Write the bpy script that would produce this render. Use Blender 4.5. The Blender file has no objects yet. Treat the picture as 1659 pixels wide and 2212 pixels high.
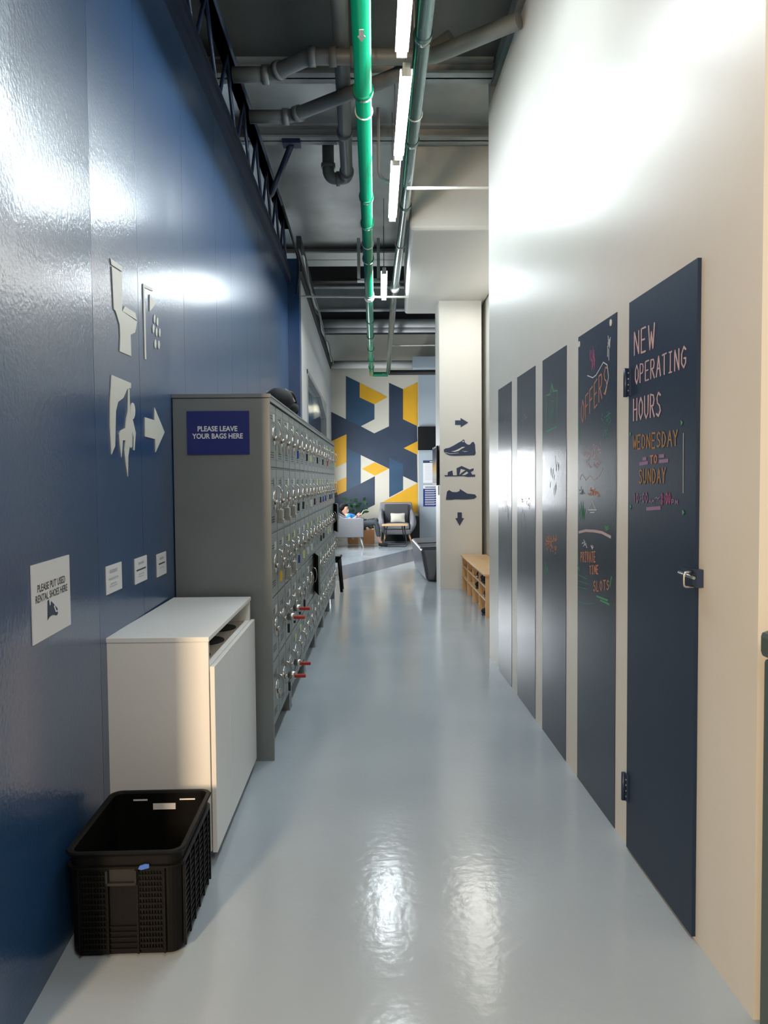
import bpy, bmesh, math, random
from mathutils import Vector, Matrix
from math import radians as R, sin, cos, pi

# ------------------------------------------------------------------ camera, world, lights, exposure
scn = bpy.context.scene
C = scn.collection
cam_d = bpy.data.cameras.new('camera'); cam = bpy.data.objects.new('camera', cam_d); C.objects.link(cam)
cam_d.sensor_fit = 'VERTICAL'; cam_d.sensor_height = 36.0; cam_d.lens = 1660.0 / 2212.0 * 36.0
cam_d.clip_start = 0.05; cam_d.clip_end = 100
cam.matrix_world = Matrix.Translation((0, 0, 1.45)) @ Matrix.Rotation(R(-.85), 4, 'Z') @ Matrix.Rotation(R(90 - 2.41), 4, 'X') @ Matrix.Rotation(R(-.45), 4, 'Z')
scn.camera = cam
scn.view_settings.view_transform = 'Standard'; scn.view_settings.look = 'None'
scn.view_settings.gamma = 1; scn.view_settings.use_curve_mapping = False
EXPOSURE = 0.90
scn.view_settings.exposure = EXPOSURE
try:
    scn.cycles.max_bounces = 8; scn.cycles.diffuse_bounces = 4; scn.cycles.glossy_bounces = 4
    scn.cycles.sample_clamp_indirect = 6.0; scn.cycles.caustics_reflective = False; scn.cycles.caustics_refractive = False
except Exception: pass
w = bpy.data.worlds.new('world'); scn.world = w; w.use_nodes = True
w.node_tree.nodes['Background'].inputs[0].default_value = (.62, .72, .85, 1)
w.node_tree.nodes['Background'].inputs[1].default_value = .12
LAMP = 62.0            # radiance of the LED battens

def area(name, loc, rot, sx, sy, power, col):
    d = bpy.data.lights.new(name, 'AREA'); d.shape = 'RECTANGLE'; d.size = sx; d.size_y = sy; d.energy = power; d.color = col
    o = bpy.data.objects.new(name, d); C.objects.link(o); o.location = loc; o.rotation_euler = rot
    return o
# warm lamp of the entrance room behind the camera, and an added unseen fill light for the lounge
area('warm_entrance_lamp', (-1.75, -2.0, 1.9), (R(90), 0, R(-20)), .35, 1.0, 130, (1, .72, .46))
area('entrance_ceiling_lamp', (.6, -1.2, 3.7), (0, 0, 0), 1.6, 1.6, 45, (1, .84, .68))
area('lounge_fill', (2.9, 14.0, 4.3), (0, 0, 0), 1.6, 3.0, 70, (1, .94, .84))
area('alcove_lamp', (1.25, 8.4, 3.7), (0, 0, 0), .35, 2.6, 16, (1, .96, .9))

# ------------------------------------------------------------------ materials
def mat(name, col, rough=.5, metal=0., spec=.5, bump=0., bscale=40., var=0., vscale=3., emit=None, estr=0., coat=0., crough=.08, stretch=None, rvar=0.):
    m = bpy.data.materials.new(name); m.use_nodes = True
    nt = m.node_tree; b = nt.nodes['Principled BSDF']
    b.inputs['Base Color'].default_value = (*col, 1); b.inputs['Roughness'].default_value = rough
    b.inputs['Metallic'].default_value = metal; b.inputs['Specular IOR Level'].default_value = spec
    b.inputs['Coat Weight'].default_value = coat; b.inputs['Coat Roughness'].default_value = crough
    if emit: b.inputs['Emission Color'].default_value = (*emit, 1); b.inputs['Emission Strength'].default_value = estr
    tc = nt.nodes.new('ShaderNodeTexCoord'); mp = nt.nodes.new('ShaderNodeMapping')
    nt.links.new(tc.outputs['Object'], mp.inputs[0])
    if stretch: mp.inputs['Scale'].default_value = stretch
    if var or rvar:
        n = nt.nodes.new('ShaderNodeTexNoise'); n.inputs['Scale'].default_value = vscale; n.inputs['Detail'].default_value = 5
        nt.links.new(mp.outputs[0], n.inputs['Vector'])
        if var:
            mr = nt.nodes.new('ShaderNodeMapRange'); mr.inputs[1].default_value = .3; mr.inputs[2].default_value = .7
            mr.inputs[3].default_value = 1 - var; mr.inputs[4].default_value = 1 + var
            nt.links.new(n.outputs[0], mr.inputs[0])
            mx = nt.nodes.new('ShaderNodeVectorMath'); mx.operation = 'SCALE'; mx.inputs[0].default_value = col
            nt.links.new(mr.outputs[0], mx.inputs['Scale']); nt.links.new(mx.outputs[0], b.inputs['Base Color'])
        if rvar:
            m2 = nt.nodes.new('ShaderNodeMapRange'); m2.inputs[1].default_value = .3; m2.inputs[2].default_value = .7
            m2.inputs[3].default_value = max(.02, rough - rvar); m2.inputs[4].default_value = rough + rvar
            nt.links.new(n.outputs[0], m2.inputs[0]); nt.links.new(m2.outputs[0], b.inputs['Roughness'])
    if bump:
        n = nt.nodes.new('ShaderNodeTexNoise'); n.inputs['Scale'].default_value = bscale; n.inputs['Detail'].default_value = 4
        nt.links.new(mp.outputs[0], n.inputs['Vector'])
        bp = nt.nodes.new('ShaderNodeBump'); bp.inputs['Strength'].default_value = bump; bp.inputs['Distance'].default_value = .01
        nt.links.new(n.outputs[0], bp.inputs['Height']); nt.links.new(bp.outputs[0], b.inputs['Normal']); nt.links.new(bp.outputs[0], b.inputs['Coat Normal'])
    return m
M = {}
M['floor'] = mat('floor epoxy', (.36, .42, .465), .15, spec=.5, bump=.09, bscale=26, var=.05, vscale=1.2, rvar=.05)
M['stripe'] = mat('floor stripe', (.10, .12, .145), .2, var=.08, vscale=4)
M['blue'] = mat('blue gloss panel', (.017, .062, .16), .3, spec=.5, bump=.10, bscale=70, coat=.5, crough=.12)
M['navy'] = mat('navy steel', (.012, .025, .06), .4)
M['cream'] = mat('cream wall gloss', (.60, .59, .54), .33, spec=.5, bump=.05, bscale=3, var=.02, vscale=2)
M['creamflat'] = mat('cream wall', (.62, .61, .565), .55, bump=.04, bscale=8)
M['white'] = mat('white wall', (.66, .67, .66), .5)
M['greywall'] = mat('grey blue wall', (.36, .42, .47), .5)
M['mnavy'] = mat('mural navy', (.022, .04, .075), .5, var=.1)
M['mblue'] = mat('mural blue', (.02, .065, .125), .5, var=.1)
M['myel'] = mat('mural yellow', (.72, .38, .01), .5, var=.05)
M['foil'] = mat('foil ceiling', (.42, .44, .43), .38, metal=.5, bump=.5, bscale=4, var=.25, vscale=1.5)
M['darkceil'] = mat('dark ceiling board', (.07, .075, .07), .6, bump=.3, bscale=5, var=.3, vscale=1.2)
M['muralwall'] = mat('mural plaster', (.62, .59, .50), .55, bump=.04, bscale=8)
M['deck'] = mat('dark deck', (.05, .055, .058), .6, bump=.4, bscale=6, var=.3)
M['beam'] = mat('beam paint', (.36, .38, .38), .5, var=.15)
M['darkbeam'] = mat('dark beam', (.03, .033, .035), .6)
M['board'] = mat('board gloss navy', (.012, .023, .043), .3, spec=.2, coat=.3, crough=.08, bump=.06, bscale=90, vscale=6, stretch=(1, 1, .5))
M['doorpaint'] = mat('door navy', (.010, .022, .05), .42, spec=.3, bump=.03, bscale=60)
M['steel'] = mat('locker grey', (.22, .24, .24), .36, metal=.3, spec=.5, bump=.02, bscale=90, var=.05)
M['steel2'] = mat('locker door grey', (.2, .235, .225), .33, metal=.35, var=.08, vscale=9)
M['slot'] = mat('black slot', (.008, .009, .009), .7)
M['chrome'] = mat('chrome', (.55, .54, .51), .24, metal=1.)
M['satin'] = mat('satin nickel', (.5, .5, .48), .3, metal=1.)
M['green'] = mat('green pipe', (.0, .19, .09), .22, spec=.6, coat=.4)
M['pipe'] = mat('grey pvc pipe', (.15, .16, .155), .4, var=.1)
M['spipe'] = mat('dark steel pipe', (.10, .15, .14), .2, metal=.5, coat=.5)
M['wpipe'] = mat('white conduit', (.7, .7, .66), .45)
M['lamp'] = mat('lamp glow', (1, 1, 1), .4, emit=(.86, .95, 1), estr=LAMP)
M['lampw'] = mat('lamp housing', (.5, .5, .5), .4)
M['fillglow'] = mat('daylight glass', (.9, .95, 1), .4, emit=(.92, .96, 1), estr=8.0)  # glow of the unseen pane added to reflect in the navy boards
M['roomlight'] = mat('warm strip light', (1, .8, .5), .4, emit=(1, .84, .6), estr=5.)
M['cab'] = mat('white laminate', (.86, .86, .83), .3, spec=.5)
M['cabin'] = mat('beige laminate', (.5, .44, .38), .5)
M['black'] = mat('black plastic', (.005, .005, .005), .5, spec=.12, bump=.05, bscale=80)
M['blackf'] = mat('black fabric', (.012, .013, .016), .8, bump=.2, bscale=60)
M['glass'] = mat('window glass', (.6, .7, .75), .05, spec=.6)
M['glass'].node_tree.nodes['Principled BSDF'].inputs['Transmission Weight'].default_value = 1
M['paper'] = mat('paper', (.72, .73, .74), .45)
M['ink'] = mat('dark ink', (.04, .045, .06), .5)
M['inkg'] = mat('grey ink', (.42, .43, .45), .5)
M['signblue'] = mat('sign blue', (.012, .022, .17), .35)
M['signwhite'] = mat('sign white', (.8, .82, .84), .4)
M['vinyl'] = mat('cream vinyl', (.66, .66, .6), .4)
M['navyink'] = mat('navy paint', (.018, .035, .085), .5)
M['wood'] = mat('light plywood', (.62, .40, .20), .4, var=.12, vscale=6, stretch=(1, .15, 1))
M['sofa'] = mat('light grey fabric', (.2, .2, .215), .85, bump=.15, bscale=70)
M['sofad'] = mat('dark grey fabric', (.055, .06, .065), .85, bump=.15, bscale=70)
M['pillow'] = mat('cream fabric', (.55, .53, .45), .85, bump=.2, bscale=50)
M['pad'] = mat('grey vinyl pad', (.05, .055, .07), .35)
M['padd'] = mat('black mesh pad', (.014, .015, .018), .7, bump=.3, bscale=40)
M['card'] = mat('cardboard', (.42, .2, .08), .7)
M['skin'] = mat('skin', (.5, .28, .19), .5)
M['hair'] = mat('hair', (.008, .007, .007), .9, spec=.1, bump=.5, bscale=60)
M['shirt'] = mat('blue shirt', (.03, .22, .62), .8)
M['jeans'] = mat('dark jeans', (.05, .06, .07), .85)
M['sleeve'] = mat('pale denim', (.25, .32, .36), .85)
M['leaf'] = mat('leaf', (.012, .05, .02), .4)
M['screen'] = mat('black screen', (.004, .004, .005), .12)
M['yellow'] = mat('yellow plastic', (.75, .45, .02), .4)
M['lime'] = mat('lime card', (.62, .68, .3), .6)
M['whitecard'] = mat('white card', (.62, .64, .6), .6)
M['red'] = mat('red plastic', (.4, .03, .02), .4)
M['bluep'] = mat('blue plastic', (.02, .05, .28), .4)
M['tag'] = mat('blue sticker', (.05, .14, .5), .4)
M['dgreen'] = mat('dark green metal', (.05, .075, .07), .4)
for n_, c_ in dict(c_pink=(.48, .36, .40), c_orange=(.46, .2, .11), c_amber=(.30, .18, .08), c_purple=(.24, .15, .27), c_green=(.07, .28, .14), c_white=(.55, .58, .6), c_magenta=(.30, .08, .2), c_grey=(.2, .22, .26), c_dgreen=(.05, .2, .14)).items():
    M[n_] = mat('chalk ' + n_[2:], c_, .8)

# ------------------------------------------------------------------ mesh helpers
def frame_from(d):
    d = d.normalized(); up = Vector((0, 0, 1)) if abs(d.z) < .95 else Vector((1, 0, 0))
    a = d.cross(up).normalized(); return a, a.cross(d).normalized()
class B:
    def __init__(s): s.bm = bmesh.new(); s.mats = []
    def mi(s, m):
        if m not in s.mats: s.mats.append(m)
        return s.mats.index(m)
    def box(s, x0, x1, y0, y1, z0, z1, m=None, bev=0., mtx=None):
        r = bmesh.ops.create_cube(s.bm, size=1)
        for v in r['verts']:
            v.co = Vector((x0 + (v.co.x + .5) * (x1 - x0), y0 + (v.co.y + .5) * (y1 - y0), z0 + (v.co.z + .5) * (z1 - z0)))
        vs = r['verts']
        if bev:
            es = list({e for v in vs for e in v.link_edges})
            rb = bmesh.ops.bevel(s.bm, geom=es, offset=bev, segments=2, affect='EDGES', profile=.5)
            vs = list({v for f in rb['faces'] for v in f.verts} | {v for v in vs if v.is_valid})
        if mtx:
            for v in vs: v.co = mtx @ v.co
        fs = {f for v in vs for f in v.link_faces}
        if m is not None:
            for f in fs: f.material_index = s.mi(m)
        return s
    def prism(s, pts, f0, f1, m=None):
        """pts 2D list, f0/f1 map a 2D point to the front / back 3D point"""
        a = [s.bm.verts.new(f0(*p)) for p in pts]; b = [s.bm.verts.new(f1(*p)) for p in pts]
        fs = [s.bm.faces.new(a), s.bm.faces.new(b[::-1])]
        n = len(pts)
        for i in range(n): fs.append(s.bm.faces.new((a[i], b[i], b[(i + 1) % n], a[(i + 1) % n])))
        for f in fs: f.material_index = s.mi(m) if m is not None else 0
        return s
    def hull8(s, p, m=None):
        """eight corners: bottom 4 ccw then top 4"""
        v = [s.bm.verts.new(q) for q in p]
        for idx in ((3, 2, 1, 0), (4, 5, 6, 7), (0, 1, 5, 4), (1, 2, 6, 5), (2, 3, 7, 6), (3, 0, 4, 7)):
            f = s.bm.faces.new([v[i] for i in idx]); f.material_index = s.mi(m) if m is not None else 0
        return s
    def tube(s, path, rad, seg=12, m=None, closed=False, caps=True):
        path = [Vector(p) for p in path]; n = len(path); rads = rad if isinstance(rad, (list, tuple)) else [rad] * n
        rings = []; prev = None
        for i, p in enumerate(path):
            if closed: d = path[(i + 1) % n] - path[i - 1]
            else: d = path[min(i + 1, n - 1)] - path[max(i - 1, 0)]
            d.normalize()
            if prev is None: a, b = frame_from(d)
            else:
                a = prev - d * prev.dot(d)
                if a.length < 1e-5: a, b = frame_from(d)
                a.normalize(); b = a.cross(d).normalized()
            prev = a
            rings.append([s.bm.verts.new(p + (a * cos(2 * pi * k / seg) + b * sin(2 * pi * k / seg)) * rads[i]) for k in range(seg)])
        mi = s.mi(m) if m is not None else 0
        for i in range(n if closed else n - 1):
            r0, r1 = rings[i], rings[(i + 1) % n]
            for k in range(seg):
                f = s.bm.faces.new((r0[k], r0[(k + 1) % seg], r1[(k + 1) % seg], r1[k])); f.smooth = True; f.material_index = mi
        if caps and not closed:
            for r in (rings[0][::-1], rings[-1]):
                f = s.bm.faces.new(r); f.material_index = mi
        return s
    def ball(s, c, r, m=None, sc=(1, 1, 1), seg=14):
        res = bmesh.ops.create_uvsphere(s.bm, u_segments=seg, v_segments=max(6, seg // 2), radius=r)
        for v in res['verts']: v.co = Vector(c) + Vector((v.co.x * sc[0], v.co.y * sc[1], v.co.z * sc[2]))
        for f in {f for v in res['verts'] for f in v.link_faces}:
            f.smooth = True; f.material_index = s.mi(m) if m is not None else 0
        return s
    def build(s, name, m, parent=None, loc=None, smooth=False, **tags):
        bmesh.ops.recalc_face_normals(s.bm, faces=s.bm.faces)
        me = bpy.data.meshes.new(name); s.bm.to_mesh(me); s.bm.free()
        if s.mats:
            for x in s.mats: me.materials.append(M[x] if isinstance(x, str) else x)
            if None in s.mats: pass
        else: me.materials.append(M[m])
        if smooth:
            for p in me.polygons: p.use_smooth = True
        o = bpy.data.objects.new(name, me); C.objects.link(o)
        if parent: o.parent = parent
        if loc: o.location = loc
        for k, v in tags.items(): o[k] = v
        return o
def thing(name, label, cat, loc=(0, 0, 0), rz=0., group=None):
    o = bpy.data.objects.new(name, None); C.objects.link(o); o.empty_display_size = .1
    o.location = loc; o.rotation_euler = (0, 0, rz); o['label'] = label; o['category'] = cat
    if group: o['group'] = group
    return o
def tag(o, label, cat, group=None):
    o['label'] = label; o['category'] = cat
    if group: o['group'] = group
    return o
def struct(o): o['kind'] = 'structure'; return o
def bend(pts, r=.08, n=6):
    """round the corners of a polyline"""
    P = [Vector(p) for p in pts]; out = [P[0]]
    for i in range(1, len(P) - 1):
        a, b, c = P[i - 1], P[i], P[i + 1]
        d0 = (a - b); d1 = (c - b); k = min(r, d0.length * .49, d1.length * .49)
        p0 = b + d0.normalized() * k; p1 = b + d1.normalized() * k
        for j in range(n + 1):
            t = j / n; out.append(p0 * (1 - t) ** 2 + b * 2 * t * (1 - t) + p1 * t * t)
    out.append(P[-1]); return out
def subsurf(o, lv=2):
    md = o.modifiers.new('sub', 'SUBSURF'); md.levels = lv; md.render_levels = lv; return o

# ------------------------------------------------------------------ the walls as plan lines (metres)
LP = [(-.935, 1.75), (-.952, 2.1), (-.995, 2.79), (-1.015, 3.93), (-1.015, 9.5)]
RP = [(1.009, 1.72), (1.005, 1.98), (.945, 6.2)]
def xat(P, y):
    for (x0, y0), (x1, y1) in zip(P[:-1], P[1:]):
        if y <= y1 or (x1, y1) == P[-1]: return x0 + (x1 - x0) * (y - y0) / (y1 - y0)
LW = lambda off: (lambda y, z: Vector((xat(LP, y) + off, y, z)))
RW = lambda off: (lambda y, z: Vector((xat(RP, y) - off, y, z)))
YP = lambda Y: (lambda x, z: Vector((x, Y, z)))

# ------------------------------------------------------------------ structure
b = B(); b.box(-5, 5, -5, 18.6, -.1, 0); floor = struct(b.build('floor', 'floor'))
b = B(); b.prism([(-1.1, 10.62), (-.46, 11.1), (.645, 13.45), (1.4, 15.06), (1.6, 17.6), (.73, 15.77), (-.516, 12.97), (-1.1, 11.66)], lambda x, y: Vector((x, y, .0015)), lambda x, y: Vector((x, y, .0)))
b.build('painted_stripe', 'stripe', floor)

b = B(); seams = [1.75, 2.79, 3.37, 4.23, 5.12, 5.66, 6.35, 7.06, 7.9, 8.7, 9.5]
for y0, y1 in zip(seams[:-1], seams[1:]):
    ys = [y0 + .0015] + [p[1] for p in LP if y0 + .01 < p[1] < y1 - .01] + [y1 - .0015]
    for a, c in zip(ys[:-1], ys[1:]):
        xa, xc = xat(LP, a), xat(LP, c)
        b.hull8([(xa, a, 0), (xc, c, 0), (xc - .03, c, 0), (xa - .03, a, 0), (xa, a, 3.84), (xc, c, 3.84), (xc - .03, c, 3.84), (xa - .03, a, 3.84)])
for (x0, y0), (x1, y1) in zip(LP[:-1], LP[1:]):
    b.hull8([(x0 - .004, y0, 0), (x1 - .004, y1, 0), (x1 - .12, y1, 0), (x0 - .12, y0, 0), (x0 - .004, y0, 3.835), (x1 - .004, y1, 3.835), (x1 - .12, y1, 3.835), (x0 - .12, y0, 3.835)])
struct(b.build('wall_left', 'blue'))
b = B(); b.box(-1.13, -.875, 9.5, 9.72, 0, 4.15); struct(b.build('trim_1', 'blue'))
# white wall past the post, with a window looking into another room and an added glowing pane low down, unseen, for the board reflections
def wx(y): return -.905 - .06 * (y - 9.7) / 8.6
b = B()
def wseg(y0, y1, z0, z1, t=.14):
    b.hull8([(wx(y0), y0, z0), (wx(y1), y1, z0), (wx(y1) - t, y1, z0), (wx(y0) - t, y0, z0), (wx(y0), y0, z1), (wx(y1), y1, z1), (wx(y1) - t, y1, z1), (wx(y0) - t, y0, z1)])
wseg(9.72, 10.95, 0, 4.05); wseg(10.95, 18.3, 3.02, 4.05); wseg(10.95, 16.0, 1.98, 2.1); wseg(16.0, 18.3, 1.98, 3.02)
wseg(10.95, 18.3, 0, .95); wseg(10.95, 12.2, .95, 1.98); wseg(17.4, 18.3, .95, 1.98); wseg(12.2, 17.4, 1.94, 1.98)
struct(b.build('wall_left_lounge', 'white'))
b = B(); t = .04
for y0, y1, z0, z1 in ((10.95, 16, 2.1, 2.16), (10.95, 14.1, 2.96, 3.02), (10.95, 11.03, 2.1, 3.02), (15.92, 16, 2.1, 2.75)):
    b.hull8([(wx(y0) + .012, y0, z0), (wx(y1) + .012, y1, z0), (wx(y1) - .1, y1, z0), (wx(y0) - .1, y0, z0), (wx(y0) + .012, y0, z1), (wx(y1) + .012, y1, z1), (wx(y1) - .1, y1, z1), (wx(y0) - .1, y0, z1)])
b.hull8([(wx(14.1) + .012, 14.1, 2.95), (wx(16) + .012, 16, 2.69), (wx(16) - .1, 16, 2.69), (wx(14.1) - .1, 14.1, 2.95), (wx(14.1) + .012, 14.1, 3.02), (wx(16) + .012, 16, 3.02), (wx(16) - .1, 16, 3.02), (wx(14.1) - .1, 14.1, 3.02)])
win = struct(b.build('window_1', 'beam'))
b = B(); b.box(-1.0, -.992, 11.0, 15.95, 2.14, 2.98); b.build('window_pane', 'glass', win)
b = B(); b.box(-1.06, -1.04, 12.2, 17.4, .95, 1.94); struct(b.build('fill_pane', 'fillglow'))
# room seen through the high window
b = B(); b.box(-5, -1.1, 24.0, 24.1, 0, 5); b.box(-3.2, -3.1, 9.8, 24, 0, 5, None); struct(b.build('wall_side_room', 'greywall'))
b = B(); b.box(-2.6, -1.2, 19.98, 20.02, 0, 3.12, 'navyink'); b.box(-2.6, -1.2, 19.96, 19.98, 2.72, 2.74, 'paper'); b.box(-2.6, -1.2, 19.96, 19.98, 2.4, 2.42, 'paper'); struct(b.build('wall_partition', 'navyink'))
area('side_room_fill', (-2.1, 21.5, 4.5), (0, 0, 0), 1, 2, 90, (1, .97, .9))  # added fill light to brighten the room behind the high window
b = B(); b.box(-1.85, -1.22, 18.8, 19.0, 3.12, 3.27); tag(b.build('strip_lamp', 'roomlight'), 'warm glowing lamp seen through the high window behind the lockers', 'lamp')
# right wall
b = B()
(xa, ya), (xb, yb) = (1.005, 1.98), (.945, 6.2)
b.hull8([(xa, ya, 0), (xa + .16, ya, 0), (1.52, yb, 0), (xb, yb, 0), (xa, ya, 4.38), (xa + .16, ya, 4.38), (1.52, yb, 4.38), (xb, yb, 4.38)])
struct(b.build('wall_right', 'cream'))
b = B(); b.box(xb + .0, 1.52, 6.1, 6.2, 4.38, 4.62); b.box(xa - .05, 1.6, 1.98, 6.2, 4.5, 4.62); struct(b.build('trim_2', 'beam'))
b = B(); b.box(1.5, 1.62, 6.2, 10.72, 0, 4.62); struct(b.build('wall_alcove', 'creamflat'))
b = B(); b.box(.888, 1.44, 10.1, 10.72, 0, 3.77); pillar = struct(b.build('wall_pillar', 'creamflat'))
b = B()
b.hull8([(.365, 7.25, 3.77), (1.5, 7.25, 3.77), (1.5, 10.9, 3.77), (.47, 10.9, 3.77), (.385, 7.25, 4.62), (1.5, 7.25, 4.62), (1.5, 10.9, 4.62), (.47, 10.9, 4.62)])
bh = b.build('ceiling_bulkhead', 'creamflat'); struct(bh)
md = bh.modifiers.new('bev', 'BEVEL'); md.width = .04; md.segments = 3
# lounge back wall and mural
b = B(); b.box(-1.1, 4.6, 18.3, 18.5, 0, 4.9); wb = struct(b.build('wall_back', 'muralwall'))
b = B(); b.box(1.11, 4.0, 18.16, 18.3, 0, 4.18); struct(b.build('wall_back_pier', 'greywall'))
b = B(); b.box(4.5, 4.6, 10, 18.3, 0, 4.9); b.box(1.62, 4.6, 10.3, 10.4, 0, 4.9); struct(b.build('wall_right_lounge', 'greywall'))
# entrance room behind the camera
b = B(); b.box(-5, 5, -5.1, -5, 0, 4.6); b.box(-5.1, -5, -5, 18.6, 0, 4.6); b.box(5, 5.1, -5, 10.4, 0, 4.6); b.box(1.17, 5, 2.3, 2.4, 0, 4.6); b.box(-5, -1.06, 2.3, 2.4, 0, 3.83)
struct(b.build('wall_entrance', 'creamflat'))
# ceilings
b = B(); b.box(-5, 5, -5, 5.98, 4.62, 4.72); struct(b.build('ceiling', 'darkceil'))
b = B(); b.box(-5, 5, 5.98, 10.7, 4.62, 4.72); struct(b.build('ceiling_foil', 'foil'))
b = B(); b.box(-5, 5, 10.7, 18.6, 4.9, 5.0)
for k in range(60): b.box(-5, 5, 10.9 + k * .13, 10.95 + k * .13, 4.86, 4.9)
struct(b.build('ceiling_deck', 'deck'))
def xbeam(name, y0, y1, z0, z1, m, x0=-4.9, x1=1.5):
    b = B(); b.box(x0, x1, y0, y1, z1 - .02, z1); b.box(x0, x1, y0, y1, z0, z0 + .02); b.box(x0, x1, (y0 + y1) / 2 - .01, (y0 + y1) / 2 + .01, z0, z1)
    return struct(b.build(name, m))
xbeam('ceiling_beam', 5.9, 6.06, 4.5, 4.62, 'beam', x1=.94); xbeam('ceiling_beam', 6.98, 7.14, 4.5, 4.62, 'beam', x1=1.5)
xbeam('ceiling_beam', 10.55, 11.2, 4.52, 4.85, 'wpipe')
xbeam('ceiling_beam', 11.75, 11.86, 4.45, 4.86, 'darkbeam', x1=4.5); xbeam('ceiling_beam', 12.3, 12.42, 4.5, 4.8, 'beam', x1=4.5)
xbeam('ceiling_beam', 13.3, 13.45, 4.36, 4.86, 'beam', x1=4.5); xbeam('ceiling_beam', 15.0, 15.3, 4.5, 4.86, 'darkbeam', x1=4.5)
for y in (3.3, 4.55):
    b = B(); b.box(-4.9, .95, y, y + .012, 4.612, 4.62); b.build('foil_tape', 'wpipe', None, kind='structure').name = 'ceiling_seam'

# ------------------------------------------------------------------ mural
M_NAVY = [(-0.605, 3.91), (-0.28, 3.746), (-0.283, 3.399), (0.065, 3.234), (0.062, 2.882), (-0.261, 2.719), (0.055, 2.549), (0.405, 2.714), (0.413, 3.742), (0.746, 3.588), (0.741, 2.878), (1.073, 2.716), (1.081, 2.335), (0.752, 2.195), (1.068, 2.04), (1.075, 1.362), (0.732, 1.529), (0.73, 1.2), (0.399, 1.027), (0.404, 1.706), (-0.271, 2.039), (-0.277, 1.362), (0.061, 1.534), (0.056, 0.855), (-0.363, 0.65), (-.96, 0.37), (-.96, 1.045), (-0.922, 1.06), (-0.619, 1.189), (-0.605, 2.532), (-0.941, 2.382), (-.96, 2.372), (-.96, 3.064), (-0.951, 3.06), (-0.615, 2.891)]
M_YELLOW = [[(-0.28, 3.746), (0.374, 3.401), (0.065, 3.234), (-0.283, 3.399)], [(0.746, 3.588), (1.09, 3.748), (1.083, 2.716), (0.741, 2.878)], [(-.96, 2.37), (-0.605, 2.532), (-0.612, 1.867), (-.96, 1.708)], [(-.96, 1.362), (-0.615, 1.522), (-0.619, 1.189), (-.96, 1.043)], [(-0.248, 1.711), (0.053, 1.862), (0.387, 1.706), (0.061, 1.545)], [(0.752, 2.195), (1.081, 2.357), (1.079, 2.04)], [(1.075, 1.362), (1.071, 0.648), (0.928, 0.64), (0.161, 0.876)]]
M_BLUE = [[(-0.598, 3.899), (-0.28, 3.735), (-0.283, 3.399), (0.065, 3.234), (0.062, 2.882), (-0.261, 2.719), (-0.608, 2.869)], [(-0.604, 2.216), (-0.271, 2.039), (-0.277, 1.362), (-0.614, 1.2)], [(0.406, 1.969), (0.734, 1.813), (0.73, 1.2), (0.399, 1.027)]]
b = B(); b.prism(M_NAVY, YP(18.298), YP(18.3), 'mnavy')
for p in M_YELLOW: b.prism(p, YP(18.294), YP(18.2979), 'myel')
for p in M_BLUE: b.prism(p, YP(18.296), YP(18.2979), 'mblue')
tag(b.build('wall_mural', 'mnavy'), 'tall geometric mural of navy, yellow and cream shapes on the lounge wall', 'mural')

# ------------------------------------------------------------------ wall pictograms, left wall (cream vinyl)
L_TOILET = [[(2.996, 2.305), (3.142, 2.313), (3.137, 2.293), (3.006, 2.284)], [(3.009, 2.278), (3.137, 2.283), (3.126, 2.134), (3.334, 2.134), (3.321, 2.107), (3.303, 2.082), (3.237, 2.06), (3.239, 1.972), (3.086, 1.966), (3.096, 2.029), (3.094, 2.072), (3.045, 2.116), (3.023, 2.118)], [(3.163, 2.16), (3.313, 2.166), (3.332, 2.14), (3.134, 2.135)]]
L_SHOWER = [[(3.442, 2.322), (3.601, 2.339), (3.6, 2.327), (3.464, 2.31), (3.469, 1.994), (3.446, 1.993)], [(3.547, 2.299), (3.659, 2.286), (3.541, 2.222)]]
for cx, cz in ((3.624, 2.206), (3.675, 2.203), (3.602, 2.156), (3.656, 2.151), (3.713, 2.159), (3.63, 2.091), (3.694, 2.098)):
    L_SHOWER.append([(cx + .015 * cos(a * pi / 4) + .004 * sin(a * pi / 4), cz + .022 * sin(a * pi / 4)) for a in range(8)])
L_CLIMB = [[(2.976, 1.859), (3.227, 1.859), (3.226, 1.839), (3.171, 1.827), (3.12, 1.787), (3.049, 1.763), (3.02, 1.725), (3.0, 1.588), (2.956, 1.554), (2.945, 1.663), (2.952, 1.756)], [(3.187, 1.829), (3.204, 1.831), (3.205, 1.736), (3.245, 1.705), (3.281, 1.656), (3.257, 1.581), (3.245, 1.583), (3.252, 1.634), (3.23, 1.658), (3.231, 1.633), (3.225, 1.597), (3.208, 1.589), (3.192, 1.596), (3.168, 1.555), (3.158, 1.471), (3.133, 1.53), (3.121, 1.578), (3.135, 1.617), (3.1, 1.616), (3.08, 1.547), (3.061, 1.6), (3.056, 1.638), (3.072, 1.651), (3.138, 1.667), (3.154, 1.707), (3.177, 1.739)], [(3.281, 1.748), (3.275, 1.73), (3.26, 1.716), (3.242, 1.71), (3.224, 1.714), (3.212, 1.725), (3.209, 1.742), (3.215, 1.759), (3.229, 1.773), (3.247, 1.78), (3.265, 1.777), (3.277, 1.765)]]
L_ARROW = [[(3.427, 1.734), (3.586, 1.733), (3.592, 1.792), (3.768, 1.689), (3.596, 1.586), (3.594, 1.646), (3.424, 1.649)]]
def decal(name, shapes, label, cat, f=LW, t=.004, m='vinyl', parent=None):
    b = B()
    for p in shapes: b.prism(p, f(t), f(.0006))
    o = b.build(name, m, parent)
    if label: tag(o, label, cat)
    return o
decal('toilet_pictogram', L_TOILET, 'cream toilet pictogram on the glossy blue wall', 'wall sign')
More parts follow.
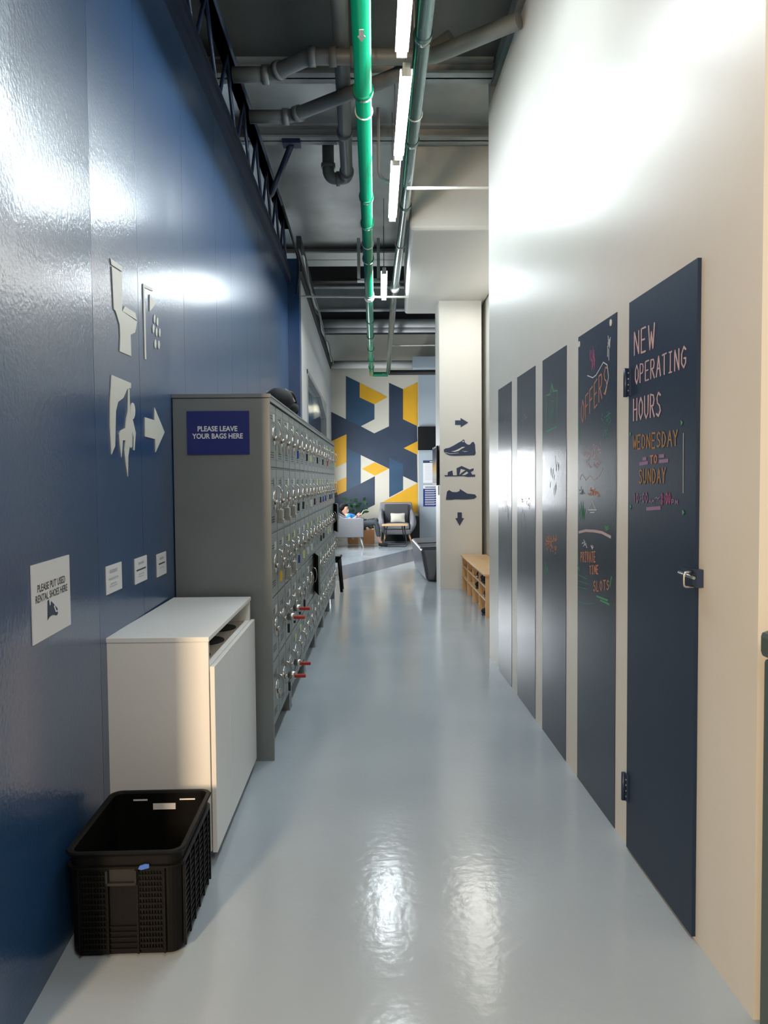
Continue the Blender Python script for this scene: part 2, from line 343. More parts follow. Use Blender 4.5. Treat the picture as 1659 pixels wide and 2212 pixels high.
decal('shower_pictogram', L_SHOWER, 'cream shower pictogram with water drops on the glossy blue wall', 'wall sign')
decal('climber_pictogram', L_CLIMB, 'cream pictogram of a climber hanging from a rock on the blue wall', 'wall sign')
decal('arrow_pictogram', L_ARROW, 'cream arrow pointing right on the blue wall beside the lockers', 'wall sign')
# pillar pictograms (navy)
PY = 10.1
def pdecal(name, shapes, label, holes=None, cat='wall sign'):
    b = B()
    for p in shapes: b.prism(p, YP(PY - .004), YP(PY - .0004), 'navyink')
    for p in holes or []: b.prism(p, YP(PY - .0055), YP(PY - .0042), 'creamflat')
    return tag(b.build(name, 'navyink'), label, cat)
pdecal('arrow_pictogram', [[(1.091, 2.219), (1.163, 2.219), (1.163, 2.25), (1.264, 2.19), (1.163, 2.127), (1.163, 2.159), (1.091, 2.16)]], 'dark blue arrow pointing right above the sneaker on the pillar')
pdecal('arrow_pictogram', [[(1.118, 1.012), (1.175, 1.011), (1.178, 0.935), (1.206, 0.935), (1.145, 0.834), (1.089, 0.936), (1.118, 0.936)]], 'dark blue arrow pointing down, lowest mark on the pillar')
pdecal('sneaker_pictogram', [[(0.94, 1.836), (0.959, 1.851), (1.01, 1.861), (1.073, 1.892), (1.137, 1.929), (1.175, 1.948), (1.198, 1.97), (1.215, 1.958), (1.217, 1.932), (1.251, 1.903), (1.282, 1.899), (1.312, 1.932), (1.333, 1.938), (1.352, 1.902), (1.356, 1.833), (1.361, 1.782), (1.345, 1.761), (1.086, 1.755), (1.022, 1.76), (0.978, 1.779), (0.944, 1.808)]], 'dark blue running shoe silhouette on the cream pillar',
       [[(1.038, 1.813), (1.086, 1.822), (1.137, 1.845), (1.181, 1.87), (1.223, 1.873), (1.2, 1.859), (1.168, 1.844), (1.136, 1.819), (1.086, 1.807)], [(1.182, 1.935), (1.198, 1.955), (1.207, 1.935)], [(0.959, 1.803), (1.022, 1.787), (1.136, 1.794), (1.136, 1.79), (1.022, 1.781), (0.965, 1.795)], [(1.174, 1.819), (1.219, 1.814), (1.263, 1.813), (1.219, 1.807)]])
pdecal('sandal_pictogram', [[(0.945, 1.505), (0.989, 1.501), (0.993, 1.543), (1.053, 1.564), (1.062, 1.5), (1.112, 1.5), (1.108, 1.592), (1.174, 1.622), (1.281, 1.574), (1.332, 1.591), (1.332, 1.561), (1.294, 1.54), (1.313, 1.507), (1.354, 1.507), (1.351, 1.479), (1.249, 1.477), (1.199, 1.487), (0.958, 1.486)]], 'dark blue strappy sandal silhouette on the cream pillar',
       [[(1.145, 1.506), (1.163, 1.582), (1.224, 1.566), (1.18, 1.537)], [(1.176, 1.502), (1.218, 1.531), (1.243, 1.549), (1.262, 1.528), (1.218, 1.502)]])
pdecal('loafer_pictogram', [[(0.965, 1.178), (0.969, 1.21), (0.98, 1.286), (1.008, 1.307), (1.052, 1.281), (1.109, 1.278), (1.145, 1.293), (1.151, 1.32), (1.249, 1.258), (1.35, 1.247), (1.373, 1.213), (1.337, 1.188), (1.248, 1.18), (1.083, 1.183), (1.039, 1.177)]], 'dark blue slip-on shoe silhouette on the cream pillar')

# ------------------------------------------------------------------ writing
def text_mesh(txt, x0, x1, z0, z1, place, m, parent, bold=.0, name='lettering'):
    """a line of printed text fitted to a rectangle; place maps (u,z) to 3D"""
    cu = bpy.data.curves.new('t', 'FONT'); cu.body = txt; cu.size = 1; cu.offset = bold; cu.resolution_u = 3
    o = bpy.data.objects.new('t', cu); C.objects.link(o)
    dg = bpy.context.evaluated_depsgraph_get(); dg.update()
    me = bpy.data.meshes.new_from_object(o.evaluated_get(dg)); bpy.data.objects.remove(o)
    xs = [v.co.x for v in me.vertices]; ys = [v.co.y for v in me.vertices]
    ax, bx, ay, by = min(xs), max(xs), min(ys), max(ys)
    for v in me.vertices:
        u = x0 + (v.co.x - ax) / (bx - ax) * (x1 - x0); z = z0 + (v.co.y - ay) / (by - ay) * (z1 - z0); v.co = place(u, z)
    me.materials.clear(); me.materials.append(M[m]); me.name = name
    q = bpy.data.objects.new(name, me); C.objects.link(q)
    if parent: q.parent = parent
    return q
F = {'A': [[(0, 0), (.45, 1), (.9, 0)], [(.2, .4), (.7, .4)]], 'D': [[(0, 0), (0, 1), (.5, .9), (.8, .5), (.5, .1), (0, 0)]], 'E': [[(.75, 1), (0, 1), (0, 0), (.75, 0)], [(0, .52), (.6, .52)]],
     'F': [[(.75, 1), (0, 1), (0, 0)], [(0, .52), (.6, .52)]], 'G': [[(.8, .85), (.45, 1), (.05, .7), (.05, .25), (.45, 0), (.8, .2), (.8, .45), (.5, .45)]], 'H': [[(0, 0), (0, 1)], [(.8, 0), (.8, 1)], [(0, .5), (.8, .5)]],
     'I': [[(.4, 0), (.4, 1)], [(.15, 1), (.65, 1)], [(.15, 0), (.65, 0)]], 'L': [[(0, 1), (0, 0), (.7, 0)]], 'M': [[(0, 0), (.1, 1), (.45, .3), (.8, 1), (.9, 0)]], 'N': [[(0, 0), (0, 1), (.8, 0), (.8, 1)]],
     'O': [[(.4, 0), (.05, .3), (.05, .7), (.4, 1), (.8, .7), (.8, .3), (.4, 0)]], 'P': [[(0, 0), (0, 1), (.6, .95), (.75, .75), (.6, .5), (0, .45)]], 'R': [[(0, 0), (0, 1), (.6, .95), (.75, .75), (.6, .52), (0, .48)], [(.3, .48), (.8, 0)]],
     'S': [[(.75, .88), (.4, 1), (.08, .8), (.2, .57), (.6, .45), (.78, .22), (.4, 0), (.02, .12)]], 'T': [[(0, 1), (.85, 1)], [(.42, 1), (.42, 0)]], 'U': [[(0, 1), (.03, .25), (.4, 0), (.77, .25), (.8, 1)]], 'V': [[(0, 1), (.4, 0), (.8, 1)]],
     'W': [[(0, 1), (.25, 0), (.5, .7), (.75, 0), (1, 1)]], 'Y': [[(0, 1), (.4, .5), (.8, 1)], [(.4, .5), (.4, 0)]], '0': [[(.4, 0), (.08, .3), (.08, .7), (.4, 1), (.75, .7), (.75, .3), (.4, 0)]], '1': [[(.25, .8), (.45, 1), (.45, 0)]],
     '8': [[(.4, .52), (.1, .75), (.4, 1), (.7, .75), (.4, .52), (.05, .25), (.4, 0), (.78, .25), (.4, .52)]], ':': [[(.35, .7), (.45, .72)], [(.35, .25), (.45, .27)]], '~': [[(0, .5), (.25, .65), (.5, .45), (.8, .6)]], ' ': []}
def ribbon(b, pts, wd, f0, f1, m=None):
    for (a0, a1), (c0, c1) in zip(pts[:-1], pts[1:]):
        d = Vector((c0 - a0, c1 - a1))
        if d.length < 1e-6: continue
        d.normalize(); n = Vector((-d.y, d.x)) * wd / 2; e = d * wd * .3
        q = [(a0 - e.x + n.x, a1 - e.y + n.y), (c0 + e.x + n.x, c1 + e.y + n.y), (c0 + e.x - n.x, c1 + e.y - n.y), (a0 - e.x - n.x, a1 - e.y - n.y)]
        b.prism(q, f0, f1, m)
def chalk(txt, ya, za, yb, zb, h0, h1, wd, m, parent, f=RW, name='chalk_writing', double=0, seed=1, serif=0):
    """hand lettering from (ya, za) to (yb, zb) along the baseline; h0..h1 letter height; y decreases to the right of the reader"""
    rnd = random.Random(seed); b = B(); n = len(txt); step = 1.0 / n
    for i, ch in enumerate(txt):
        for st in F.get(ch, []):
            for dd in range(double + 1):
                off = dd * .35 * wd * 2
                pts = []
                for (px, pz) in st:
                    t = (i + (px * .8 + .06)) * step
                    h = h0 + (h1 - h0) * t
                    pts.append((ya + (yb - ya) * t - off + rnd.uniform(-.001, .001), za + (zb - za) * t + pz * h + rnd.uniform(-.0015, .0015)))
                ribbon(b, pts, wd, f(.0027 + .0002 * dd), f(.0022))
    return b.build(name, m, parent)
def strokes(lines, wd, m, parent, f=RW, name='chalk_drawing', lift=.0022):
    b = B()
    for l in lines: ribbon(b, l, wd, f(lift + .0005), f(lift))
    return b.build(name, m, parent)

# ------------------------------------------------------------------ right wall: four boards and the navy door
def slab(b, y0, y1, z0, z1, off, m=None, f=RW, back=.0):
    b.prism([(y0, z0), (y1, z0), (y1, z1), (y0, z1)], f(off), f(back), m)
boards = []
for (y0, y1), lab in zip(((3.10, 3.65), (3.86, 4.37), (4.55, 5.08), (5.27, 5.78)), (
        'navy wall board with orange OFFERS chalk lettering, nearest board to the navy door',
        'glossy navy wall board with a green chalk outline near its top',
        'glossy navy wall board between the green-outlined board and the farthest board',
        'farthest and narrowest-looking of the glossy navy wall boards')):
    t = thing('chalk_board', lab, 'chalkboard', (xat(RP, (y0 + y1) / 2), (y0 + y1) / 2, 0), 0, 'navy boards on the cream wall')
    T = Vector(t.location)
    f = (lambda T: (lambda off: (lambda y, z: RW(off)(y, z) - T)))(T)
    b = B(); slab(b, y0, y1, .004, 2.115, .002, None, f, -.001)
    b.build('panel', 'board', t); boards.append((t, f, y0, y1))
t, f, y0, y1 = boards[0]
chalk('OFFERS', 3.60, 1.70, 3.20, 1.815, .10, .115, .006, 'c_orange', t, f, seed=3)
strokes([[(3.50, 1.915), (3.42, 1.895), (3.37, 1.9), (3.27, 1.94), (3.22, 1.922), (3.2, 1.867), (3.245, 1.81)]], .004, 'c_white', t, f)
rn = random.Random(5)
def scrib(yc, zc, w_, h_, n, wd, m, t, f, vert=False):
    L = []
    for i in range(n):
        a = (yc + rn.uniform(-w_, w_), zc + rn.uniform(-h_, h_))
        if vert: c = (a[0] + rn.uniform(-.008, .008), a[1] + rn.uniform(.02, .05))
        else: c = (a[0] + rn.uniform(-.03, .03), a[1] + rn.uniform(-.014, .014))
        L.append([a, ((a[0] + c[0]) / 2 + rn.uniform(-.006, .006), (a[1] + c[1]) / 2 + rn.uniform(-.006, .006)), c])
    strokes(L, wd, m, t, f)
scrib(3.43, 1.955, .035, .03, 16, .004, 'c_magenta', t, f, True)
scrib(3.2, 1.96, .015, .04, 6, .005, 'c_white', t, f, True)
scrib(3.23, 1.67, .05, .06, 26, .004, 'c_dgreen', t, f)
scrib(3.62, 1.66, .02, .03, 7, .005, 'c_green', t, f, True)
scrib(3.42, 1.55, .12, .05, 46, .004, 'c_pink', t, f)
strokes([[(3.62, 1.44), (3.58, 1.47), (3.52, 1.44), (3.46, 1.46), (3.4, 1.44), (3.33, 1.455), (3.27, 1.49)]], .004, 'c_pink', t, f)
scrib(3.57, 1.385, .04, .012, 10, .005, 'c_grey', t, f); scrib(3.39, 1.385, .08, .012, 22, .005, 'c_orange', t, f)
strokes([[(3.46, 1.315), (3.42, 1.35), (3.38, 1.315)], [(3.48, 1.305), (3.36, 1.31)], [(3.45, 1.295), (3.39, 1.298)]], .004, 'c_white', t, f)
scrib(3.57, 1.275, .06, .022, 16, .006, 'c_dgreen', t, f, True)
strokes([[(3.63, 1.193), (3.52, 1.208), (3.382, 1.215), (3.28, 1.216), (3.165, 1.205)]], .012, 'c_pink', t, f)
scrib(3.22, 1.235, .03, .015, 8, .004, 'c_green', t, f)
scrib(3.55, 1.15, .05, .01, 8, .004, 'c_white', t, f); scrib(3.42, 1.15, .02, .008, 4, .004, 'c_white', t, f)
chalk('PRIVATE', 3.6, 1.055, 3.36, 1.08, .045, .045, .0055, 'c_orange', t, f, seed=6)
chalk('TIME', 3.46, 1.015, 3.32, 1.034, .036, .036, .0055, 'c_orange', t, f, seed=7)
chalk('SLOTS', 3.40, .945, 3.17, .985, .045, .038, .005, 'c_orange', t, f, seed=2)
strokes([[(3.64, 1.1), (3.62, 1.0)], [(3.64, .99), (3.5, .985)], [(3.64, .96), (3.48, .965)], [(3.64, .93), (3.5, .94)], [(3.65, .86), (3.52, .868), (3.40, .891)]], .004, 'c_dgreen', t, f)
strokes([[(3.17, 1.0), (3.15, 1.04)], [(3.35, .93), (3.2, .935)], [(3.3, .92), (3.18, .922)], [(3.65, 1.03), (3.62, 1.01)]], .008, 'c_green', t, f)
for yy, zz in ((3.172, 2.087), (3.63, 2.079)):
    b = B(); b.prism([(yy + .009 * cos(a * pi / 5), zz + .014 * sin(a * pi / 5)) for a in range(10)], f(.006), f(.002)); b.build('screw_cap', 'c_white', t)
t, f, y0, y1 = boards[1]
strokes([[(4.27, 1.71), (4.05, 1.72), (4.035, 1.91), (4.12, 1.915), (4.156, 1.96), (4.19, 1.905), (4.27, 1.91), (4.27, 1.71)]], .008, 'c_green', t, f)
strokes([[(4.18, 1.80), (4.12, 1.81), (4.11, 1.86), (4.17, 1.87), (4.18, 1.80)], [(4.2, 1.73), (4.12, 1.75), (4.13, 1.79), (4.19, 1.78)]], .006, 'c_dgreen', t, f)
scrib(4.17, 1.1, .12, .045, 44, .007, 'c_orange', t, f)
scrib(4.27, .92, .03, .04, 10, .006, 'c_green', t, f, True)
scrib(4.1, 1.45, .1, .12, 14, .004, 'c_grey', t, f, True)
t, f, y0, y1 = boards[2]
scrib(4.85, 1.83, .06, .02, 8, .005, 'c_grey', t, f); scrib(4.8, 1.3, .12, .03, 14, .005, 'c_grey', t, f); scrib(4.85, 1.05, .1, .2, 10, .004, 'c_grey', t, f, True)
t, f, y0, y1 = boards[3]
scrib(5.5, 1.84, .05, .02, 6, .005, 'c_grey', t, f); scrib(5.5, 1.25, .12, .1, 20, .005, 'c_grey', t, f, True)

door = B(); slab(door, 2.335, 2.93, .012, 2.112, .012); door = door.build('door_1', 'doorpaint'); struct(door)
chalk('NEW', 2.875, 1.905, 2.665, 1.90, .085, .085, .005, 'c_pink', door, double=1, seed=11)
chalk('OPERATING', 2.865, 1.797, 2.40, 1.795, .068, .066, .0045, 'c_pink', door, double=1, seed=12)
chalk('HOURS', 2.88, 1.663, 2.60, 1.66, .08, .08, .005, 'c_pink', door, double=1, seed=13)
chalk('WEDNESDAY', 2.88, 1.556, 2.46, 1.553, .05, .05, .006, 'c_amber', door, seed=14)
chalk('TO', 2.705, 1.499, 2.635, 1.50, .028, .028, .006, 'c_orange', door, seed=15)
chalk('SUNDAY', 2.815, 1.429, 2.555, 1.432, .05, .05, .006, 'c_amber', door, seed=16)
chalk('10:00', 2.87, 1.357, 2.72, 1.36, .034, .034, .005, 'c_purple', door, seed=17)
chalk('AM', 2.715, 1.36, 2.66, 1.361, .012, .012, .003, 'c_purple', door, seed=18)
chalk('~', 2.66, 1.362, 2.60, 1.364, .03, .03, .004, 'c_purple', door, seed=18)
chalk('8:00', 2.605, 1.358, 2.52, 1.363, .036, .036, .005, 'c_magenta', door, seed=19)
chalk('PM', 2.515, 1.362, 2.46, 1.363, .014, .014, .003, 'c_purple', door, seed=20)
for o in [c for c in door.children]:      # the door leaf stands 12 mm proud of the wall: lift its lettering onto it
    o.location.x -= .0105
q = strokes([[(2.808, 1.5), (2.73, 1.503)], [(2.775, 1.518), (2.745, 1.518)], [(2.62, 1.505), (2.55, 1.506)], [(2.62, 1.523), (2.585, 1.523)], [(2.735, 1.338), (2.612, 1.346)]], .012, 'c_purple', door, lift=.0125)
q = strokes([[(2.427, 1.59), (2.425, 1.40)]], .0015, 'c_white', door, lift=.0125)
b = B()
for yy, zz in ((2.44, 1.623), (2.908, 1.615), (2.9, 1.339), (2.423, 1.338)): b.prism([(yy + .005, zz + .008), (yy - .006, zz), (yy + .004, zz - .008)], RW(.014), RW(.012))
b.build('tape_mark', 'c_green', door)
for z0 in (1.76, .195):
    b = B(); slab(b, 2.905, 2.95, z0, z0 + .105, .018, 'navy', back=.0121)
    b.tube([RW(.022)(2.938, z0 - .002), RW(.022)(2.938, z0 + .107)], .008, 10, 'navy')
    for k in range(4): b.tube([RW(.017)(2.918, z0 + .02 + k * .022), RW(.020)(2.918, z0 + .02 + k * .022)], .004, 8, 'satin')
    b.build('hinge', 'navy', door)
b = B(); slab(b, 2.345, 2.42, 1.135, 1.165, .02, 'navy', back=.012); b.tube([RW(.03)(2.41, 1.15), RW(.03)(2.30, 1.145)], .005, 8, 'satin')
b.tube(bend([RW(.02)(2.325, 1.16), RW(.05)(2.325, 1.16), RW(.05)(2.325, 1.115), RW(.02)(2.325, 1.115)], .01), .004, 8, 'satin')
slab(b, 2.30, 2.33, 1.115, 1.17, .022, 'navy', back=.001)
b.build('latch', 'satin', door)
# dark green bin just past the end of the wall
t = thing('metal_bin', 'dark green lidded bin at the right edge beyond the cream wall', 'bin', (1.2, 1.72, 0))
b = B(); b.box(-.212, .22, -.2, .2, 0, .99, bev=.01); b.build('body', 'dgreen', t)
b = B(); b.box(-.218, .23, -.21, .212, .992, 1.06, bev=.015); b.build('lid', 'dgreen', t)

# ------------------------------------------------------------------ notices on the left wall
def notice(y0, y1, z0, z1, label, sk=(0, 0, 0, 0), lines=()):
    yc, zc = (y0 + y1) / 2, (z0 + z1) / 2
    t = thing('paper_notice', label, 'notice', (xat(LP, yc), yc, zc)); T = Vector(t.location)
    f = lambda off: (lambda y, z: LW(off)(y, z) - T)
    b = B(); b.prism([(y0 + .001, z0), (y1, z0 + sk[0]), (y1 - .001, z1), (y0, z1 + sk[1])], f(.0035), f(.0006)); b.build('sheet', 'paper', t)
    for (a, c, z, h, m) in lines:
        b = B(); b.prism([(a, z), (c, z), (c, z + h), (a, z + h)], f(.0045), f(.0036)); b.build('printed_line', m, t)
    return t, f
t, f = notice(2.144, 2.465, .994, 1.218, 'white sheet reading please put used rental shoes here, above the black crate')
text_mesh('PLEASE PUT USED', 2.186, 2.418, 1.136, 1.158, f(.0042), 'ink', t, .01)
text_mesh('RENTAL SHOES HERE', 2.170, 2.437, 1.107, 1.129, f(.0042), 'ink', t, .01)
b = B(); b.prism([(2.262, 1.101), (2.272, 1.104), (2.278, 1.085), (2.288, 1.085), (2.292, 1.096), (2.31, 1.086), (2.343, 1.066), (2.346, 1.05), (2.335, 1.046), (2.302, 1.054), (2.275, 1.052), (2.259, 1.045)], f(.0046), f(.0036), 'navyink')
b.prism([(2.31, 1.078), (2.318, 1.08), (2.33, 1.062), (2.343, 1.06), (2.34, 1.056), (2.325, 1.058)], f(.0052), f(.0047), 'paper')
b.build('shoe_picture', 'navyink', t)
notice(2.862, 3.05, 1.028, 1.134, 'small white notice nearest the rental shoe sheet above the cabinet', lines=[(2.90, 2.99, 1.105, .012, 'inkg'), (2.89, 3.0, 1.08, .006, 'inkg'), (2.91, 2.98, 1.062, .003, 'inkg'), (2.9, 2.99, 1.052, .003, 'inkg')])
notice(3.228, 3.412, 1.017, 1.125, 'small white notice in the middle of the three above the cabinet', lines=[(3.28, 3.36, 1.095, .01, 'inkg'), (3.25, 3.39, 1.07, .006, 'ink'), (3.28, 3.36, 1.052, .003, 'inkg'), (3.28, 3.35, 1.042, .003, 'inkg')])
notice(3.578, 3.753, 1.003, 1.11, 'small white notice closest to the lockers above the cabinet', lines=[(3.63, 3.70, 1.08, .01, 'inkg'), (3.61, 3.72, 1.058, .006, 'ink'), (3.63, 3.70, 1.04, .003, 'inkg')])

# ------------------------------------------------------------------ lockers
YL0, WU, ROT, DEP = 3.95, .909, -.0130, .465
def lx(y): return -.541 + .0130 * (y - 3.95)
ZB, ZT, ZH = .14, 1.86, 1.885
CW = WU / 3; RH = (ZT - ZB) / 5
# shared meshes for one door
def door_parts():
    P = {}
    b = B(); b.box(-.0012, -.0002, .006, CW - .006, .006, RH - .006, 'slot'); b.box(0, .016, .006, CW - .006, .006, RH - .006, 'steel2', bev=.003)
    b.box(.0155, .0175, .014, CW - .014, RH - .05, RH - .047, 'steel'); b.box(.0155, .0175, .014, CW - .014, .047, .05, 'steel')
    for zz in (.055, .068, .081): b.box(.0158, .0166, .09, CW - .09, zz, zz + .004, 'slot')
    for zz in (RH - .07, RH - .083): b.box(.0158, .0166, .09, CW - .09, zz, zz + .004, 'slot')
    b.box(.0158, .017, CW - .022, CW - .016, .10, .22, 'slot')
    P['door'] = b
    b = B(); N = 20; rr = .052
    cy, cz = CW - .085, RH * .5
    prof = [(.016, rr), (.021, rr), (.0215, rr - .006), (.0175, rr - .012), (.0168, .001)]
    rings = [[b.bm.verts.new((x, cy + r * cos(2 * pi * k / N), cz + r * sin(2 * pi * k / N))) for k in range(N)] for x, r in prof]
    for r0, r1 in zip(rings[:-1], rings[1:]):
        for k in range(N):
            fc = b.bm.faces.new((r0[k], r0[(k + 1) % N], r1[(k + 1) % N], r1[k])); fc.smooth = True
    b.tube([(.017, cy, cz - .012), (.034, cy, cz - .012)], .013, 12)
    P['latch_dish'] = b
    b = B(); n = 12
    for i in range(n):
        pass
    pts = []
    for i in range(n + 1):
        a = -.42 * pi + .92 * pi * i / n
        pts.append((.018 + .036 * max(0, cos(a)) ** .7, cz + .016 + .064 * sin(a)))
    secs = []
    for i, (x, z) in enumerate(pts):
        tt = i / n; wd = .003 + .017 * tt ** 1.5 * (1.0 if tt < .85 else (1 - tt) / .15 * .7 + .3); th = .003 + .004 * tt
        secs.append([b.bm.verts.new((x + dx, cy + .02 * (tt - .5) + dy, z)) for dx, dy in ((0, -wd), (th, -wd), (th, wd), (0, wd))])
    for s0, s1 in zip(secs[:-1], secs[1:]):
        for k in range(4):
            fc = b.bm.faces.new((s0[k], s0[(k + 1) % 4], s1[(k + 1) % 4], s1[k])); fc.smooth = True
    b.bm.faces.new(secs[0]); b.bm.faces.new(secs[-1][::-1])
    P['latch_handle'] = b
    b = B(); b.box(.016, .0185, CW - .12, CW - .055, RH * .5 + .075, RH * .5 + .118); P['number_card'] = b
    b = B(); b.box(.036, .05, cy - .003, cy + .003, cz - .022, cz - .004, 'satin'); b.tube([(.046, cy, cz - .02), (.05, cy + .003, cz - .045)], .002, 6, 'satin')
    b.box(.040, .052, cy - .006, cy + .014, cz - .095, cz - .044, 'TAG'); P['key_tag'] = b
    return P
Pm = door_parts(); pm = {}
for k, bb in Pm.items():
    bmesh.ops.recalc_face_normals(bb.bm, faces=bb.bm.faces)
    me = bpy.data.meshes.new(k); bb.bm.to_mesh(me); bb.bm.free()
    if k == 'number_card' or k == 'key_tag': pass
    elif bb.mats:
        for x in bb.mats: me.materials.append(M[x])
    else: me.materials.append(M['chrome'])
    pm[k] = me
cards = {}
for m in ('whitecard', 'lime', 'steel2'): cards[m] = pm['number_card'].copy(); cards[m].materials.append(M[m])
tags_ = {}
for m in ('slot', 'red', 'yellow', 'whitecard', 'bluep', 'satin', 'lime'):
    q = pm['key_tag'].copy(); q.materials.append(M['satin']); q.materials.append(M[m]); tags_[m] = q
ORD = ['near end of the row, carrying the blue sign', 'second from the camera', 'third from the camera, one door ajar', 'fourth from the camera', 'fifth from the camera', 'far end of the row, one door ajar']
rl = random.Random(21)
def child(name, me, parent, loc=(0, 0, 0)):
    o = bpy.data.objects.new(name, me); C.objects.link(o); o.parent = parent; o.location = loc; return o
b = B()
b.box(-DEP, -.012, 0, WU, ZB, ZH, 'steel')
b.box(-.012, .004, 0, .008, ZB, ZH); b.box(-.012, .004, WU - .008, WU, ZB, ZH); b.box(-.012, .016, 0, WU, ZT, ZH); b.box(-.012, .004, 0, WU, ZB - .0, ZB + .006)
b.box(-DEP - .0, .02, 0, WU, ZH, ZH + .008)
for k in (1, 2): b.box(-.012, .002, k * CW - .004, k * CW + .004, ZB, ZT)
for k in range(1, 5): b.box(-.012, .002, 0, WU, ZB + k * RH - .004, ZB + k * RH + .004)
for f_ in b.bm.faces: f_.material_index = 0
bmesh.ops.recalc_face_normals(b.bm, faces=b.bm.faces)
body_me = bpy.data.meshes.new('cabinet_body'); b.bm.to_mesh(body_me); b.bm.free(); body_me.materials.append(M['steel'])
b = B(); b.box(-.025, .025, -.025, .025, 0, ZB); b.box(-.03, .03, -.03, .03, 0, .006)
leg_me = bpy.data.meshes.new('leg'); b.bm.to_mesh(leg_me); b.bm.free(); leg_me.materials.append(M['steel'])
for u in range(6):
    y0 = YL0 + u * WU
    t = thing('locker_unit', 'grey steel locker unit, ' + ORD[u], 'locker', (lx(y0), y0, 0), ROT, 'steel lockers along the blue wall')
    child('cabinet_body', body_me, t)
    for lx_, ly_ in ((-.03, .03), (-.03, WU - .03), (-DEP + .03, .03), (-DEP + .03, WU - .03)): child('leg', leg_me, t, (lx_, ly_, 0))
    for c in range(3):
        for r in range(5):
            d = child('door', pm['door'], t, (-.008, c * CW, ZB + r * RH))
            if (u, c, r) in ((2, 2, 1), (5, 2, 2)):
                d.location = (-.008, (c + 1) * CW - .006, ZB + r * RH)
                # hinged on its far edge, standing open
                d.rotation_euler = (0, 0, R(12)); off = -(CW - .006)
            else: off = 0
            child('latch_dish', pm['latch_dish'], d, (0, off, 0)); child('latch_handle', pm['latch_handle'], d, (0, off, 0))
            m_ = rl.choice(['whitecard', 'steel2', 'lime', 'whitecard', 'steel2', 'lime' if r > 1 else 'whitecard'])
            child('number_card', cards[m_], d, (0, off, 0))
            key = None
            if u == 0 and c == 0 and r == 2: key = 'yellow'
            elif (r, u) in ((4, 0),): key = 'satin'
            elif r >= 2 and rl.random() < .55 and not (u == 0 and r in (2, 3)): key = rl.choice(['slot', 'slot', 'red', 'whitecard', 'slot', 'bluep', 'lime'])
            elif u < 2 and r < 2 and rl.random() < .25: key = 'slot'
            if key: child('key_tag', tags_[key], d, (0, off, 0))
            if off:
                d.data = pm['door'].copy(); d.data.transform(Matrix.Translation((0, off, 0)))
    if u == 0:
        b = B(); b.box(-DEP - .004, .022, -.022, 0, 0, 1.868); b.box(-DEP - .008, .026, -.024, .004, 1.872, ZH + .006); b.build('side_panel', 'steel', t)
# padlocks (hang from latches: things of their own)
def padlock(u, c, r, label, body='satin'):
    y = YL0 + u * WU + (c + 1) * CW - .085; x = lx(y); z = ZB + r * RH + RH * .5
    t = thing('padlock', label, 'padlock', (x + .04, y, z - .05), ROT, 'padlocks on the locker latches')
    b = B(); b.box(-.014, .014, -.026, .026, -.055, 0, bev=.004); b.box(-.02, .02, -.02, .02, -.075, -.052, 'slot', bev=.003); b.mats.insert(0, body) if body not in b.mats else None
    bmesh.ops.recalc_face_normals(b.bm, faces=b.bm.faces)
    me = bpy.data.meshes.new('body'); b.bm.to_mesh(me); b.bm.free(); me.materials.append(M[body]); me.materials.append(M[body])
    child('body', me, t)
    b = B(); b.tube(bend([(0, -.017, -.002), (0, -.017, .045), (0, .017, .045), (0, .017, -.002)], .017, 5), .004, 8); b.build('shackle', 'chrome', t)
padlock(0, 0, 3, 'silver padlock on the second-row latch of the nearest locker column')
padlock(0, 1, 3, 'silver padlock on the second-row latch of the second locker column')
padlock(0, 2, 3, 'silver padlock on the second-row latch of the third locker column')
padlock(0, 1, 2, 'silver padlock on the third-row latch of the second locker column')
padlock(0, 2, 2, 'silver padlock on the third-row latch of the third locker column')
def redlock(c, r, label):
    y = YL0 + (c + 1) * CW - .085; x = lx(y); z = ZB + r * RH + RH * .5
    b = B(); b.tube([(0, 0, 0), (.04, -.01, -.002)], .022, 12, 'satin'); b.box(.035, .10, -.03, -.005, -.012, .006, 'red', bev=.003)
    tag(b.build('combination_lock', 'red', loc=(x + .036, y, z)), label, 'lock', 'red locks on the lower locker latches')
redlock(1, 1, 'red lock on the second locker column, upper of its two')
redlock(2, 1, 'red lock on the third locker column, upper of its two')
redlock(1, 0, 'red lock on the second locker column near the floor')
redlock(2, 0, 'red lock on the third locker column near the floor')
# blue sign on the locker end
t = thing('locker_sign', 'blue sign on the locker end reading please leave your bags here', 'sign', (-.78, 3.922, 1.694))
SY = 3.9235
b = B(); b.box(-.158, .158, -.003, .0, -.11, .11); b.build('plate', 'signblue', t)
sp = lambda u, z: Vector((u + .78, -.0042, z - 1.694))
text_mesh('PLEASE LEAVE', -.883, -.682, 1.701, 1.728, sp, 'signwhite', t, .025)
text_mesh('YOUR BAGS HERE', -.911, -.655, 1.664, 1.691, sp, 'signwhite', t, .025)
t.location.y = 3.9235 + .002
# black bag lying on the lockers
t = thing('shoulder_bag', 'black bag lying on top of the lockers', 'bag', (-.6, 5.15, 1.899))
b = B(); b.ball((0, -.12, .075), .1, sc=(.95, 1.4, .78)); b.ball((.02, .14, .05), .08, sc=(1.0, 1.8, .62)); o = b.build('bag_body', 'blackf', t)
b = B(); b.tube(bend([(.0, -.26, .03), (.05, -.18, .12), (.08, 0, .13), (.08, .25, .03), (.05, .34, .012)], .1), .012, 8); b.build('strap', 'black', t)
b = B(); b.tube(bend([(-.08, -.16, .12), (.05, -.14, .15), (.1, -.12, .06)], .05), .006, 8); b.build('piping', 'whitecard', t)

